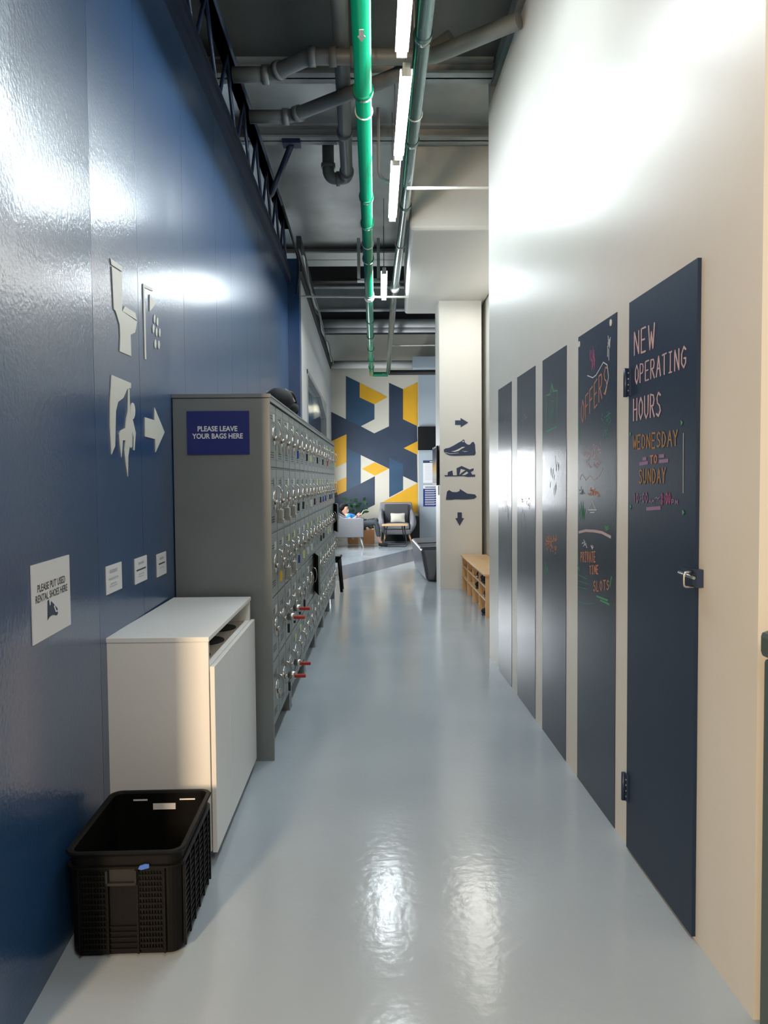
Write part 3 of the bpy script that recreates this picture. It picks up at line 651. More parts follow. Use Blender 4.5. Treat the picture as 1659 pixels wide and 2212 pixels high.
# ------------------------------------------------------------------ white waste cabinet
t = thing('waste_cabinet', 'white recycling cabinet with an open slot under its top beside the lockers', 'cabinet', (-.99, 2.86, 0), 0)
cx0, cx1, cy0, cy1, ch = .0, .375, .0, .985, .868      # local: x out from the wall
KX = lambda y: (0.012 - .012 * y)
b = B(); b.box(-.012, cx1, cy0 - .006, cy1 + .006, ch - .018, ch, bev=.002); b.build('top', 'cab', t)
b = B()
b.box(-.01, cx1 - .004, cy0, cy0 + .018, .05, ch - .018); b.box(-.01, cx1 - .004, cy1 - .018, cy1, .05, ch - .018); b.box(-.01, .004, cy0 + .018, cy1 - .018, .05, ch - .018)
b.box(0, cx1 - .02, cy0 + .018, cy1 - .018, .05, .068)
b.box(cx1 - .03, cx1 - .004, cy0 + .018, cy1 - .018, .73, .752)
b.build('carcass', 'cab', t)
b = B(); b.box(.02, cx1 - .05, cy0 + .02, cy1 - .02, 0, .05); b.build('plinth', 'slot', t)
b = B(); b.box(.004, cx1 - .03, cy0 + .018, cy1 - .018, .738, .75); o = b.build('bin_shelf', 'cabin', t)
for k in range(3):
    b = B(); yc = .2 + k * .29; b.prism([(.245 + .09 * cos(a * pi / 10), yc + .1 * sin(a * pi / 10)) for a in range(20)], lambda x, y: Vector((x, y, .753)), lambda x, y: Vector((x, y, .7505)))
    b.build('bin_opening', 'slot', t)
for y0_, y1_ in ((.0, .29), (.293, .985)):
    b = B(); b.box(cx1, cx1 + .018, y0_ + .001, y1_ - .001, .045, .755, bev=.0015); b.build('cabinet_door', 'cab', t)

# ------------------------------------------------------------------ black crate
t = thing('plastic_crate', 'black ventilated plastic crate on the floor in front of the white cabinet', 'crate', (-.765, 2.515, 0), R(1.0))
HX, HY, HZ = .178, .235, .335
def rr_ring(hx, hy, r, n=5):
    out = []
    for sx, sy, a0 in ((1, 1, 0), (-1, 1, 90), (-1, -1, 180), (1, -1, 270)):
        for k in range(n + 1):
            a = R(a0 + 90 * k / n); out.append((sx * (hx - r) + r * cos(a), sy * (hy - r) + r * sin(a)))
    return out
b = B()
def shell(b, rings, closed_bottom=True):
    vs = [[b.bm.verts.new((x, y, z)) for x, y in rr_ring(hx, hy, r)] for hx, hy, r, z in rings]
    n = len(vs[0])
    for a, c in zip(vs[:-1], vs[1:]):
        for k in range(n): b.bm.faces.new((a[k], a[(k + 1) % n], c[(k + 1) % n], c[k]))
    return vs
o_ = shell(b, [(HX - .03, HY - .03, .03, .004), (HX - .012, HY - .012, .035, .02), (HX - .01, HY - .01, .035, HZ - .05)])
i_ = shell(b, [(HX - .018, HY - .018, .03, .012), (HX - .016, HY - .016, .03, HZ - .01)])
b.bm.faces.new(o_[0]); b.bm.faces.new(i_[0])
def rings_join(a, c):
    n = len(a)
    for k in range(n): b.bm.faces.new((a[k], a[(k + 1) % n], c[(k + 1) % n], c[k]))
body = b.build('tub', 'black', t)
b = B()
shell(b, [(HX - .012, HY - .012, .035, HZ - .055), (HX, HY, .042, HZ - .052), (HX, HY, .042, HZ - .045), (HX - .009, HY - .009, .038, HZ - .043), (HX - .009, HY - .009, .038, HZ - .016), (HX, HY, .042, HZ - .012), (HX + .004, HY + .004, .045, HZ - .004), (HX, HY, .042, HZ), (HX - .012, HY - .012, .034, HZ), (HX - .017, HY - .017, .03, HZ - .006), (HX - .017, HY - .017, .03, HZ - .02)])
b.build('rim', 'black', t)
# lattice of vents and ribs on each side
b = B()
for side in (-1,):
    y = -HY + .010
    for xa_, xb_ in ((-.13, -.055), (.045, .115)):
        for k in range(14):
            zz = .03 + k * .0175
            b.box(xa_, xb_, y - .006, y, zz, zz + .006)
        for k in range(9):
            xx = xa_ + (xb_ - xa_) * k / 8
            b.box(xx - .0015, xx + .0015, y - .0045, y, .03, .27)
    for k in range(5): b.box(-.055, .045, y - .0045, y, .03 + k * .0175, .034 + k * .0175)
    for xx in (-.135, -.05, .04, .12): b.box(xx - .003, xx + .003, y - .009, y, .02, HZ - .05)
b.build('front_lattice', 'black', t)
b = B(); y = -HY + .010
b.box(-.052, .04, y - .016, y, .235, .243); b.box(-.052, -.046, y - .016, y, .235, .28); b.box(.034, .04, y - .016, y, .235, .28); b.box(-.046, .034, y - .004, y - .001, .243, .28, 'slot')
b.build('grip', 'black', t)
b = B(); x = HX - .010
for yy in (-.19, -.12, -.05, .02, .09, .16, .2): b.box(x, x + .008, yy - .004, yy + .004, .02, HZ - .05)
for k in range(12): b.box(x, x + .005, -.19, .2, .03 + k * .02, .036 + k * .02)
b.build('side_lattice', 'black', t)
b = B()
for xa_, xb_, z0_, z1_ in ((-.03, .05, .27, .292), (-.1, -.05, .303, .308), (.065, .12, .303, .308)):
    b.box(xa_, xb_, HY - .0185, HY - .0165, z0_, z1_)
b.build('grip_opening', 'cab', t)
b = B(); b.prism([(.045, .283), (.05, .293), (.066, .298), (.078, .297), (.078, .286), (.055, .28)], lambda x, z: Vector((x, -HY - .0015, z)), lambda x, z: Vector((x, -HY + .002, z))); b.build('sticker', 'tag', t)

# ------------------------------------------------------------------ ceiling services
LZ = 3.75
def batten(x, y0, y1, label, x2=None):
    L = y1 - y0; x2 = x if x2 is None else x2
    t = thing('batten_light', label, 'ceiling light', (x, y0, LZ), math.atan2(-(x2 - x), L), 'LED battens in a line over the corridor')
    b = B(); n = 8; r = .024
    ring = [(r * cos(pi + pi * k / n), r * sin(pi + pi * k / n)) for k in range(n + 1)] + [(.022, .0055), (-.022, .0055)]
    b.prism(ring, lambda a, c: Vector((a, .012, c)), lambda a, c: Vector((a, L - .012, c)))
    b.build('diffuser', 'lamp', t)
    b = B(); b.box(-.036, .036, 0, L, .006, .009); b.box(-.022, .022, 0, L, .0092, .045, bev=.004); b.box(-.027, .027, 0, .011, -.028, .0058); b.box(-.027, .027, L - .011, L, -.028, .0058); b.build('housing', 'lampw', t)
    for yy in (.15, L - .15):
        b = B(); b.tube([(0, yy, .04), (0, yy, 4.6 - LZ)], .003, 6); b.build('hanging_rod', 'pipe', t)
batten(.178, 3.05, 4.25, 'glowing batten light at the top edge of the view, nearest the camera')
batten(.212, 4.42, 5.58, 'glowing batten light second along the corridor, beside the dark pipe', .207)
batten(.19, 5.66, 6.88, 'glowing batten light third along the corridor, end to end with the second', .196)
batten(.15, 8.6, 9.85, 'glowing batten light farthest down the corridor near the white rod', .165)
for y in (-3.2, -1.2, .9):
    t_ = None
batten(.17, -.5, .7, 'glowing batten light overhead just before the corridor starts')
def pipe_thing(name, path, r, m, label, cat='pipe', rings=(), ringm=None, ringr=1.22, group=None, hang=(), smoothr=.09):
    P = bend(path, smoothr) if len(path) > 2 else [Vector(p) for p in path]
    T = Vector(path[0])
    t = thing(name, label, cat, T, 0, group)
    b = B(); b.tube([p - T for p in P], r, 16); b.build('pipe_run', m, t)
    A, Z = Vector(path[0]), Vector(path[-1])
    for (p, d, wd) in rings:
        p = Vector(p) - T; d = Vector(d).normalized()
        b = B(); b.tube([p - d * wd / 2, p + d * wd / 2], r * ringr, 16); b.build('coupling', ringm or m, t)
    for p in hang:
        p = Vector(p) - T
        b = B(); b.tube([p + Vector((0, 0, r)), Vector((p.x, p.y, 4.6 - T.z))], .004, 6)
        b.tube([p + Vector(((r + .004) * cos(a * pi / 8), 0, (r + .004) * sin(a * pi / 8))) for a in range(16)], .005, 6, closed=True); b.build('hanger', 'wpipe', t)
    return t
gx = lambda y: -.030 + .003 * (y - 6)
g0, g1 = (gx(1.2), 1.2, 3.75), (.002, 16.9, 3.75)
pipe_thing('green_water_pipe', [g0, g1, (.36, 16.9, 3.75)], .05, 'green', 'green water pipe running straight overhead down the corridor',
           rings=[((gx(y), y, 3.75), (0, 1, 0), .05) for y in (4.65, 6.35, 7.0, 8.1, 9.75, 11.2, 12.4, 13.6, 14.8, 15.8)], hang=[(gx(y), y, 3.75) for y in (4.9, 7.6, 9.6, 12.6)])
s0 = (.278, 1.2, 3.88)
pipe_thing('steel_pipe', [s0, (.312, 7.0, 3.87), (.302, 10.2, 3.86), (.362, 16.7, 3.77)], .046, 'spipe', 'dark glossy steel pipe running overhead right of the green pipe',
           rings=[((.278 + .0059 * (y - 1.2), y, 3.88 - .0017 * (y - 1.2)), (0, 1, 0), .06) for y in (4.3, 5.6, 6.9)], hang=[(.302, 5.2, 3.873), (.309, 8.0, 3.867)], ringm='spipe', ringr=1.15)
for nm_, r_, p_ in (('green_water_pipe', .064, (gx(9.75), 9.75, 3.75)), ('steel_pipe', .06, (.3035, 9.75, 3.862))):
    o_ = [o for o in C.objects if o.name == nm_][0]; p_ = Vector(p_) - o_.location
    b = B(); b.tube([p_ - Vector((0, .07, 0)), p_ + Vector((0, .07, 0))], r_, 16); b.build('white_collar', 'wpipe', o_)
b = B()
b.prism([(-.02, 4.0), (0, 4.05), (.02, 4.0), (.012, 3.99), (.012, 3.94), (-.012, 3.94), (-.012, 3.99)], lambda x, y: Vector((gx(y) + x, y, 3.6975)), lambda x, y: Vector((gx(y) + x, y, 3.7))); q = b.build('flow_arrow', 'whitecard', [o for o in C.objects if o.name == 'green_water_pipe'][0]); q.location = -Vector(g0)
PZ = 4.28
pipe_thing('drain_pipe', [(-.95, 5.50, PZ), (-.69, 5.50, PZ), (-.40, 5.27, PZ), (.42, 5.27, PZ), (.93, 4.86, PZ)], .052, 'pipe', 'grey drain pipe with elbows crossing overhead, nearer of the two', smoothr=.07,
           rings=[((-.72, 5.5, PZ), (1, 0, 0), .05), ((-.62, 5.44, PZ), (1, -.8, 0), .04), ((-.38, 5.27, PZ), (1, 0, 0), .05), ((-.1, 5.27, PZ), (1, 0, 0), .05), ((-.24, 5.27, PZ), (1, 0, 0), .05)])
pipe_thing('drain_pipe', [(-.93, 6.12, PZ), (-.62, 6.12, PZ), (.20, 5.50, PZ + .0), (.55, 5.24, PZ + .11)], .05, 'pipe', 'grey drain pipe crossing overhead, farther of the two', smoothr=.07,
           rings=[((-.65, 6.12, PZ), (1, 0, 0), .05), ((-.55, 6.07, PZ), (1, -.75, 0), .05)])
pipe_thing('drain_pipe', [(-.165, 2.2, 4.36), (-.18, 5.0, 4.40), (-.19, 5.65, 4.38), (-.215, 7.36, PZ), (-.39, 7.36, PZ), (-.39, 7.36, 4.61)], .055, 'pipe', 'grey drain pipe running along the ceiling into a U bend', smoothr=.085,
           rings=[((-.205, 6.5, 4.325), (0, 1, -.05), .04), ((-.213, 7.22, 4.29), (0, 1, 0), .05), ((-.30, 7.36, PZ), (1, 0, 0), .03), ((-.39, 7.36, 4.4), (0, 0, 1), .04)])
pipe_thing('white_rod', [(.30, 6.3, 3.80), (.944, 6.21, 3.765)], .012, 'wpipe', 'thin white rod reaching the end of the cream wall', 'rod').location
pipe_thing('white_elbow_pipe', [(.075, 6.55, 4.55), (.075, 6.55, 4.0), (.13, 6.5, 3.93), (.25, 6.55, 3.93)], .014, 'wpipe', 'thin white elbow pipe hanging behind the lights', 'pipe', smoothr=.06)
pipe_thing('white_rod', [(-1.0, 9.95, 3.80), (.47, 9.75, 3.74)], .014, 'wpipe', 'long thin white rod spanning the corridor under the far light', 'rod')
pipe_thing('white_rod', [(.33, 15.2, 4.08), (1.5, 15.2, 4.08)], .012, 'wpipe', 'thin white rod high at the back over the lounge', 'rod')
b = B(); fy_ = 9.9
for x0_, x1_, z0_, z1_ in ((-.17, -.13, 3.99, 4.52), (.08, .12, 3.99, 4.52), (-.17, .12, 3.97, 4.01)): b.box(x0_, x1_, fy_, fy_ + .05, z0_, z1_)
tag(b.build('pipe_bracket', 'wpipe'), 'white rectangular bracket frame behind the green pipe', 'bracket')
for y, z, r, m, lab in ((13.75, 4.22, .075, 'beam', 'thick grey pipe crossing under the lounge ceiling, upper of the pair'), (14.15, 4.2, .07, 'beam', 'thick grey pipe crossing under the lounge ceiling, lower of the pair')):
    pipe_thing('cross_pipe', [(-1.04, y, z), (4.4, y, z)], r, m, lab, group='grey pipes crossing over the lounge')
pipe_thing('cross_pipe', [(-.93, 17.95, 4.12), (1.0, 17.95, 4.12)], .09, 'wpipe', 'pale thick pipe running along the top of the mural wall')
pipe_thing('black_pipe', [(.37, 17.0, 3.8), (4.4, 17.0, 3.8)], .055, 'slot', 'black pipe joining the ends of the overhead pipes above the mural')
b = B(); b.box(.95, 1.5, 17.6, 18.14, 3.98, 4.25, bev=.01); tag(b.build('junction_box', 'greywall'), 'grey box under the ceiling beside the mural pipe', 'box')
# truss on the blue wall
t = thing('steel_truss', 'navy steel truss along the top of the blue wall', 'truss', (-1.0, 1.8, 3.84))
Lt = 7.5
b = B(); b.box(-.05, .035, 0, Lt + .15, .0, .10); b.box(-.05, .055, 0, Lt + .15, .09, .10); b.build('bottom_chord', 'navy', t)
b = B(); b.box(-.05, .035, 0, Lt, .60, .68); b.box(-.05, .055, 0, Lt, .60, .61); b.build('top_chord', 'navy', t)
n = 11
for k in range(n):
    y0_ = Lt * k / n; ym = Lt * (k + .5) / n; y1_ = Lt * (k + 1) / n
    b = B(); b.tube([(0, y0_, .1), (0, ym, .6)], .014, 6); b.build('web_bar', 'navy', t)
    b = B(); b.tube([(0, ym, .6), (0, y1_, .1)], .014, 6); b.build('web_bar', 'navy', t)
b = B(); b.tube([(-.70, 7.05, 4.47), (-.98, 7.75, 4.27), ], .03, 4, 'navy'); b.box(-.78, -.62, 7.0, 7.12, 4.46, 4.5, 'navy'); tag(b.build('steel_brace', 'navy'), 'navy diagonal brace between ceiling beam and truss', 'brace')
# cables
rc = random.Random(4)
for k, lab in enumerate(('grey cable sagging along the top of the white wall, highest of the three', 'pale cable looping along the top of the white wall', 'grey cable drooping lowest along the white wall')):
    path = []
    for i in range(14):
        y = 9.3 + i * .6; path.append((wx(y) + .05 + k * .035 + .015 * sin(i * 1.3 + k), y, 4.2 - k * .06 - .10 * abs(sin(i * .9 + k * 1.7)) * (1 if i % 3 else .2)))
    b = B(); b.tube(bend(path, .2, 4), .012 + .004 * (k == 1), 6); tag(b.build('cable', 'wpipe' if k == 1 else 'pipe'), lab, 'cable')
b = B(); b.tube(bend([(-.97, 8.4, 4.5), (-.90, 9.0, 4.25), (-.85, 9.35, 4.05), (-.90, 9.42, 3.7)], .2), .014, 6); tag(b.build('cable', 'slot'), 'black cable hanging down at the end of the truss', 'cable')
# dark conduit along the top of the white wall
b = B(); b.hull8([(wx(9.7) - .02, 9.75, 4.06), (wx(18) - .02, 18.2, 4.06), (wx(18) + .04, 18.2, 4.06), (wx(9.7) + .04, 9.75, 4.06), (wx(9.7) - .02, 9.75, 4.5), (wx(18) - .02, 18.2, 4.2), (wx(18) + .04, 18.2, 4.2), (wx(9.7) + .04, 9.75, 4.5)]); struct(b.build('trim_3', 'darkbeam'))

# ------------------------------------------------------------------ alcove: shoe rack with shoes
t = thing('shoe_rack', 'light plywood shoe rack with open compartments behind the cream wall', 'shoe rack', (1.17, 7.95, 0))
RW_, RL_, RH_ = .32, 2.08, .46
b = B(); b.box(-.02, RW_, -.03, RL_, RH_ - .02, RH_, bev=.003); b.build('top', 'wood', t)
for k in range(5):
    yy = k * (RL_ - .03) / 4
    b = B(); b.box(0, RW_, yy, yy + .02, 0, RH_ - .02); b.build('divider', 'wood', t)
for z in (.17, .31):
    b = B(); b.box(0.002, RW_ - .01, .02, RL_ - .03, z, z + .015); b.build('shelf', 'wood', t)
def shoe(x, y, z, label, rz=0):
    t = thing('shoe', label, 'shoe', (x, y, z), rz, 'dark shoes in the shoe rack')
    b = B(); b.box(-.13, .12, -.042, .042, 0, .02, bev=.01); b.build('sole', 'ink', t)
    b = B(); b.ball((.05, 0, .045), .05, sc=(1.5, .8, .75)); b.ball((-.06, 0, .05), .052, sc=(1.3, .75, .9)); b.build('upper', 'slot', t)
shoe(1.30, 8.25, .326, 'dark shoe on the upper shelf, nearest end of the rack', R(170)); shoe(1.30, 8.38, .326, 'second dark shoe on the upper shelf of the rack', R(175))
shoe(1.30, 8.72, .326, 'dark shoe in the upper second compartment of the rack', R(185)); shoe(1.31, 8.2, .186, 'dark shoe on the lower shelf, nearest end of the rack', R(178))
shoe(1.27, 8.12, 0, 'dark shoe on the floor under the near end of the rack', R(175)); shoe(1.30, 8.84, .186, 'dark shoe in the lower second compartment of the rack', R(178))

# display on the left face of the pillar
t = thing('wall_display', 'thin black display mounted on the left face of the pillar', 'display', (.858, 10.46, 1.63))
b = B(); b.box(-.012, .012, -.34, .34, -.26, .26, bev=.004); b.build('casing', 'black', t)
b = B(); b.box(-.0135, -.0122, -.31, .31, -.235, .235); b.build('screen', 'screen', t)
b = B(); b.box(.012, .03, -.08, .08, -.08, .08); b.build('mount', 'satin', t)
b = B(); b.box(.87, .8875, 10.2, 10.28, 1.24, 1.36); tag(b.build('card_holder', 'wpipe'), 'small pale box on the pillar under the display', 'box')

# ------------------------------------------------------------------ stool
t = thing('stool', 'black stool standing past the end of the lockers', 'stool', (-.56, 10.05, 0))
b = B(); b.box(-.15, .15, -.15, .15, .435, .465, bev=.02); b.build('seat', 'black', t)
for sx in (-1, 1):
    for sy in (-1, 1):
        b = B(); b.tube([(sx * .115, sy * .115, .44), (sx * .15, sy * .15, 0)], [.022, .018], 8); b.build('leg', 'black', t)
b = B()
for sx in (-1, 1): b.box(sx * .115 - .012, sx * .115 + .012, -.115, .115, .38, .435)
for sy in (-1, 1): b.box(-.115, .115, sy * .115 - .012, sy * .115 + .012, .38, .435)
b.build('apron', 'black', t)

# ------------------------------------------------------------------ bouldering pad / floor cushion
t = thing('crash_pad', 'dark grey padded mat block on the floor behind the pillar', 'mat', (.98, 11.6, 0))
b = B()
b.hull8([(-.22, -.78, 0), (.55, -.78, 0), (.55, .85, 0), (-.30, .85, 0), (-.30, -.66, .46), (.55, -.70, .50), (.55, .85, .52), (-.36, .85, .5)])
o = b.build('foam_block', 'pad', t); md = o.modifiers.new('bev', 'BEVEL'); md.width = .05; md.segments = 4
b = B(); b.hull8([(-.12, -.815, .02), (.5, -.815, .02), (.5, -.76, .02), (-.12, -.76, .02), (-.05, -.75, .38), (.5, -.75, .42), (.5, -.70, .42), (-.05, -.70, .38)]); b.build('mesh_pocket', 'padd', t)
b = B(); b.tube([(-.31, -.1, .49), (.5, -.12, .52)], .008, 6); b.tube([(-.31, -.66, .47), (.5, -.70, .51)], .008, 6); b.build('seam', 'padd', t)

# ------------------------------------------------------------------ lounge furniture
def armchair_front():
    t = thing('armchair', 'pale grey tub armchair with a cream cushion against the mural', 'armchair', (.555, 17.55, 0))
    def panel(pts, y0, y1, name, m, bev=.03):
        b = B(); b.prism(pts, lambda x, z: Vector((x, y0, z)), lambda x, z: Vector((x, y1, z)))
        o = b.build(name, m, t); md = o.modifiers.new('bev', 'BEVEL'); md.width = bev; md.segments = 3
        return o
    panel([(-.27, .36), (.27, .36), (.28, .88), (-.28, .88)], .18, .34, 'backrest', 'sofad')
    panel([(-.42, .5), (-.30, .3), (.30, .3), (.42, .5), (.36, .92), (-.38, .92)], .30, .46, 'back_shell', 'sofa')
    for s in (-1, 1):
        b = B()
        sec = []
        for (y, hi, xo, xi, lo) in ((-.34, .52, .42, .27, .22), (-.15, .62, .455, .29, .2), (.1, .72, .45, .3, .2), (.32, .9, .38, .27, .22)):
            sec.append([(s * .30, y, lo), (s * (xo - .02), y, lo + .18), (s * xo, y, (lo + hi) / 2 + .08), (s * (xo - .05), y, hi), (s * (xi + .02), y, hi - .01), (s * xi, y, .4), (s * xi, y, lo)])
        vs = [[b.bm.verts.new(p) for p in q] for q in sec]
        for a, c in zip(vs[:-1], vs[1:]):
            for k in range(7): b.bm.faces.new((a[k], a[(k + 1) % 7], c[(k + 1) % 7], c[k]))
        b.bm.faces.new(vs[0]); b.bm.faces.new(vs[-1][::-1])
        o = b.build('armrest', 'sofa', t, smooth=True); subsurf(o, 1)
    b = B(); b.box(-.27, .27, -.33, .22, .33, .46, bev=.03); b.build('seat_cushion', 'sofa', t)
    b = B(); b.box(-.30, .30, -.31, .34, .21, .33, bev=.03); b.build('seat_base', 'sofa', t)
    for sx in (-1, 1):
        for sy, yy in ((-1, -.24), (1, .3)):
            b = B(); b.tube([(sx * .26, yy, .22), (sx * .33, yy + sy * .04, 0)], [.022, .013], 8); b.build('leg', 'wood', t)
    return t
armchair_front()
b = B(); b.box(-.17, .17, -.05, .05, -.11, .11); o = b.build('cushion', 'pillow', loc=(.575, 17.60, .575)); o.rotation_euler = (R(-14), 0, 0)
bm_ = bmesh.new(); bm_.from_mesh(o.data); bmesh.ops.subdivide_edges(bm_, edges=bm_.edges, cuts=5, use_grid_fill=True)
for v in bm_.verts:
    u_, w_ = v.co.x / .17, v.co.z / .11
    v.co.y *= max(.12, (1 - abs(u_) ** 3) * (1 - abs(w_) ** 3)) ; v.co.x *= 1 - .08 * (1 - w_ * w_) * abs(u_); v.co.z *= 1 - .1 * (1 - u_ * u_) * abs(w_)
bm_.to_mesh(o.data); bm_.free(); subsurf(o, 1); tag(o, 'rectangular cream cushion on the pale grey armchair facing us', 'cushion')
def armchair_side():
    t = thing('armchair', 'pale grey armchair seen from its side with a person reclining in it', 'armchair', (-.55, 16.7, 0))
    # local +x is the way it faces
    for s, nm in ((-1, 'armrest'), (1, 'armrest')):
        b = B(); y0_, y1_ = (s * .39, s * .31)
        b.prism([(-.33, .22), (.355, .225), (.36, .62), (.3, .635), (-.06, .64), (-.2, .72), (-.31, .84), (-.37, .8)], lambda x, z: Vector((x, y0_, z)), lambda x, z: Vector((x, y1_, z)))
        o = b.build(nm, 'sofa', t); md = o.modifiers.new('bev', 'BEVEL'); md.width = .018; md.segments = 3
    b = B(); b.prism([(-.36, .25), (-.28, .25), (-.2, .45), (-.25, .84), (-.33, .86), (-.38, .8)], lambda x, z: Vector((x, -.31, z)), lambda x, z: Vector((x, .31, z))); b.build('backrest', 'sofa', t)
    b = B(); b.box(-.26, .33, -.31, .31, .24, .40, bev=.03); b.build('seat_cushion', 'sofad', t)
    for sx in (-1, 1):
        for sy in (-1, 1):
            b = B(); b.tube([(sx * .28, sy * .30, .23), (sx * .35, sy * .34, 0)], [.02, .012], 8); b.build('leg', 'wpipe', t)
armchair_side()
# coffee table
t = thing('coffee_table', 'small wooden coffee table with black wire sled legs between the armchairs', 'table', (.475, 16.68, 0))
b = B(); b.box(-.275, .275, -.24, .24, .455, .48, bev=.006); b.build('table_top', 'wood', t)
for s in (-1, 1):
    b = B(); b.tube(bend([(-.21, s * .2, .455), (-.265, s * .24, .012), (.265, s * .24, .012), (.21, s * .2, .455)], .07), .008, 8); b.build('leg', 'slot', t)
    b = B(); b.tube([(-.16, s * .2, .455), (-.20, s * .235, .2)], .006, 8); b.tube([(.16, s * .2, .455), (.20, s * .235, .2)], .006, 8); b.build('strut', 'slot', t)
# low black cabinet behind armchair
b = B(); b.box(.2, 1.085, 18.04, 18.27, 0, .58, bev=.01); tag(b.build('low_cabinet', 'slot'), 'black low cabinet behind the armchair by the mural', 'cabinet')
# cardboard boxes behind the left armchair
for x0_, x1_, y0_, y1_, h_, lab in ((-.56, -.33, 17.3, 17.6, .16, 'low orange-brown cardboard box under the side-on armchair'), (-.26, .04, 17.3, 17.6, .36, 'taller orange-brown cardboard box behind the reclining person')):
    t = thing('cardboard_box', lab, 'box', ((x0_ + x1_) / 2, (y0_ + y1_) / 2, 0)); hx = (x1_ - x0_) / 2; hy = (y1_ - y0_) / 2
    b = B(); b.box(-hx, hx, -hy, hy, 0, h_, bev=.004); b.build('box_body', 'card', t)
    b = B(); b.box(-.02, .02, -hy - .001, hy + .001, h_ - .05, h_ + .001); b.build('tape', 'cabin', t)
# plant
t = thing('potted_plant', 'dark green leafy potted plant behind the reclining person', 'plant', (-.47, 17.85, 0))
b = B(); b.tube([(0, 0, 0), (0, 0, .32)], [.12, .16], 16); b.build('pot', 'wpipe', t)
rp = random.Random(9)
b = B()
for k in range(5):
    a = rp.uniform(0, 2 * pi); b.tube([(0, 0, .3), (.06 * cos(a), .06 * sin(a), .6), (.14 * cos(a), .12 * sin(a), .8)], .006, 5)
b.build('stem', 'leaf', t)
b = B()
for k in range(46):
    a = rp.uniform(0, 2 * pi); el = rp.uniform(-.3, 1.1); c = Vector((rp.uniform(-.16, .3), rp.uniform(-.15, .1), rp.uniform(.5, .98)))
    d = Vector((cos(a) * cos(el), sin(a) * cos(el) * .6, sin(el))); sd = d.cross(Vector((0, 1, .2))).normalized(); L = rp.uniform(.1, .2)
    vs = [b.bm.verts.new(c + d * L * tt + sd * ww * L + Vector((0, 0, -.25 * L * tt * tt))) for tt, ww in ((0, 0), (.35, .2), (.7, .16), (1, 0), (.7, -.16), (.35, -.2))]
    b.bm.faces.new(vs)
b.build('foliage', 'leaf', t)
# TV and posters on the grey pier
t = thing('television', 'black television high on the grey wall beside the mural', 'television', (1.5, 18.1, 2.41))
b = B(); b.box(-.42, .42, -.03, .03, -.275, .275, bev=.006); b.build('casing', 'black', t)
b = B(); b.box(-.405, .405, -.032, -.0302, -.26, .26); b.build('screen', 'screen', t)
b = B(); b.box(-.1, .1, .03, .058, -.1, .1); b.build('mount', 'satin', t)
t = thing('poster', 'white printed poster with a dark header on the grey wall', 'poster', (1.42, 18.155, 1.63))
b = B(); b.box(-.22, .22, -.004, .002, -.265, .265); b.build('sheet', 'paper', t)
b = B(); b.box(-.22, .22, -.006, -.0045, .205, .265); b.build('header', 'navyink', t)
b = B(); b.box(-.06, .12, -.008, -.0065, .225, .243); b.build('header_text', 'paper', t)
for k in range(11):
    b = B(); b.box(-.17, .17 - .05 * (k % 3), -.0056, -.0045, .16 - k * .035, .167 - k * .035); b.build('printed_line', 'inkg', t)
t = thing('poster', 'blue printed poster with white lines below the white poster', 'poster', (1.42, 18.155, 1.06))
b = B(); b.box(-.22, .22, -.004, .002, -.25, .25); b.build('sheet', 'signblue', t)
b = B(); b.box(-.22, .22, -.006, -.0045, .17, .25); b.build('header', 'paper', t)
b = B(); b.box(-.18, .15, -.008, -.0065, .195, .215); b.build('header_text', 'ink', t)
for k in range(7):
    b = B(); b.box(-.18, .18, -.0056, -.0045, .13 - k * .055, .142 - k * .055); b.box(-.18, .05, -.0056, -.0045, .113 - k * .055, .12 - k * .055); b.build('printed_line', 'whitecard', t)

# ------------------------------------------------------------------ reclining person
def skin(name, verts, edges, radii, m, parent, lv=2):
    me = bpy.data.meshes.new(name); me.from_pydata([Vector(v) for v in verts], edges, []); me.materials.append(M[m])
    o = bpy.data.objects.new(name, me); C.objects.link(o); o.parent = parent
    md = o.modifiers.new('skin', 'SKIN'); md.use_smooth_shade = True
    ly = me.skin_vertices[0].data if me.skin_vertices else None
    if ly is None:
        bm2 = bmesh.new(); bm2.from_mesh(me); bm2.verts.layers.skin.verify(); bm2.to_mesh(me); bm2.free(); ly = me.skin_vertices[0].data
    for i, r in enumerate(radii): ly[i].radius = (r, r) if not isinstance(r, tuple) else r; ly[i].use_root = (i == 0)
    md2 = o.modifiers.new('sub', 'SUBSURF'); md2.levels = lv; md2.render_levels = lv
    return o
t = thing('person', 'person in a blue shirt and face mask reclining in the side-on armchair with a phone', 'person', (-.3, 16.7, .42))
T = Vector((-.3, 16.7, .42))
def P(x, y, z): return Vector((x, 16.7 + y, z)) - T
# body: torso, neck, head, arms and legs as one continuous skin
V = [P(-.30, 0, .50), P(-.40, 0, .56), P(-.52, 0, .64), P(-.575, 0, .705), P(-.60, 0, .775), P(-.607, 0, .905),  # 0 pelvis 1 2 chest 3 neck 4 head 5 crown
     P(-.53, -.16, .665), P(-.47, -.22, .56), P(-.34, -.13, .66),      # near arm 6 7 8
     P(-.53, .16, .665), P(-.45, .22, .57), P(-.33, .10, .67),         # far arm 9 10 11
     P(-.26, -.10, .48), P(.08, -.10, .53), P(.135, -.08, .14),       # near leg 12 13 14
     P(-.26, .10, .48), P(.10, .22, .56), P(-.02, -.02, .475), P(.20, -.08, .055)]  # far leg crossed 15 16 17, near toes 18
E_ = [(0, 1), (1, 2), (2, 3), (3, 4), (4, 5), (2, 6), (6, 7), (7, 8), (2, 9), (9, 10), (10, 11), (0, 12), (12, 13), (13, 14), (0, 15), (15, 16), (16, 17), (14, 18)]
rad = [.11, .115, .12, .048, .086, .09, .052, .042, .026, .052, .042, .026, .08, .058, .036, .08, .058, .038, .03]
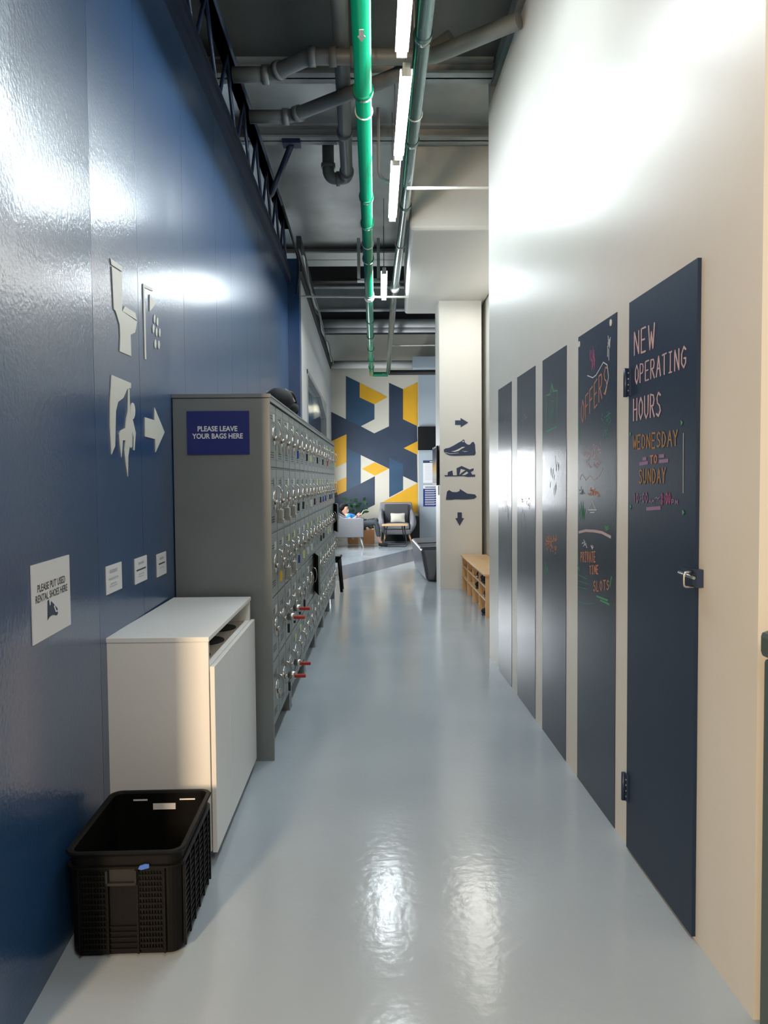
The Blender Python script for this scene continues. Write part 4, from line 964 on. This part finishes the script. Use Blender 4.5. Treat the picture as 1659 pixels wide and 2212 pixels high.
skin('body', V, E_, rad, 'skin', t)
Vs = [V[i] for i in (0, 1, 2, 6, 9)] + [V[6].lerp(V[7], .6), V[9].lerp(V[10], .6)]
skin('shirt', Vs, [(0, 1), (1, 2), (2, 3), (2, 4), (3, 5), (4, 6)], [.12, .128, .135, .066, .066, .058, .058], 'shirt', t)
Vt = [V[0], V[12], V[13], V[14] + Vector((0, 0, .05)), V[15], V[16], V[17] + Vector((.03, 0, .02))]
skin('trousers', Vt, [(0, 1), (1, 2), (2, 3), (0, 4), (4, 5), (5, 6)], [.122, .09, .07, .052, .09, .07, .052], 'jeans', t)
skin('sleeve', [V[7].lerp(V[6], .3), V[7], V[8].lerp(V[7], .3)], [(0, 1), (1, 2)], [.05, .05, .036], 'sleeve', t)
b = B(); b.ball(P(-.648, 0, .855), .088, sc=(.85, 1.05, .95)); b.ball(P(-.612, 0, .900), .072, sc=(1.12, 1.12, .62)); b.build('hair', 'hair', t)
b = B(); b.ball(P(-.548, 0, .782), .046, sc=(.72, 1.15, .95)); b.build('face_mask', 'whitecard', t)
for sy_ in (-.032, .032):
    b = B(); b.ball(P(-.533, sy_, .832), .011, sc=(.5, 1.2, .7)); b.build('eye', 'hair', t)
    b = B(); b.ball(P(-.532, sy_, .850), .014, sc=(.5, 1.3, .3)); b.build('eyebrow', 'hair', t)
b = B(); b.ball(P(-.605, -.072, .81), .02, sc=(.8, .5, 1.2)); b.ball(P(-.61, .08, .80), .02, sc=(.8, .5, 1.2)); b.build('ear', 'skin', t)
for nm, c_, d_ in (('shoe', P(.20, -.08, .045), Vector((.11, 0, -.012))), ('shoe', P(-.06, -.09, .445), Vector((.06, -.08, -.02)))):
    b = B(); b.tube([c_ - d_ * .7, c_ - d_ * .3, c_ + d_ * .5, c_ + d_ * 1.1], [.032, .045, .045, .028], 10, 'slot'); b.tube([c_ - d_ * .8 + Vector((0, 0, -.032)), c_ + d_ * 1.15 + Vector((0, 0, -.032))], .012, 8, 'whitecard'); b.build(nm, 'slot', t)
for side, h in ((-1, V[8]), (1, V[11])):
    vv = [h, h + Vector((.045, 0, .02))]; ee = [(0, 1)]; rr = [.024, .026]
    for k, (dx, dz, L) in enumerate(((.05, .035, 1), (.055, .015, 1.1), (.055, -.005, 1.05), (.045, -.022, .85))):
        i = len(vv); vv += [vv[1] + Vector((dx * .45, -side * .012, dz * .6)), vv[1] + Vector((dx * L, -side * .03, dz))]; ee += [(1, i), (i, i + 1)]; rr += [.010, .008]
    i = len(vv); vv += [h + Vector((.02, -side * .02, .045)), h + Vector((.045, -side * .03, .065))]; ee += [(0, i), (i, i + 1)]; rr += [.011, .009]
    skin('hand', vv, ee, rr, 'skin', t, 1)
b = B(); b.box(-.004, .004, -.04, .04, -.075, .075, bev=.003); o = b.build('phone', 'whitecard', loc=P(-.235, -.02, .73) + T); o.rotation_euler = (0, R(35), 0); tag(o, 'pale phone held up by the reclining person', 'phone')
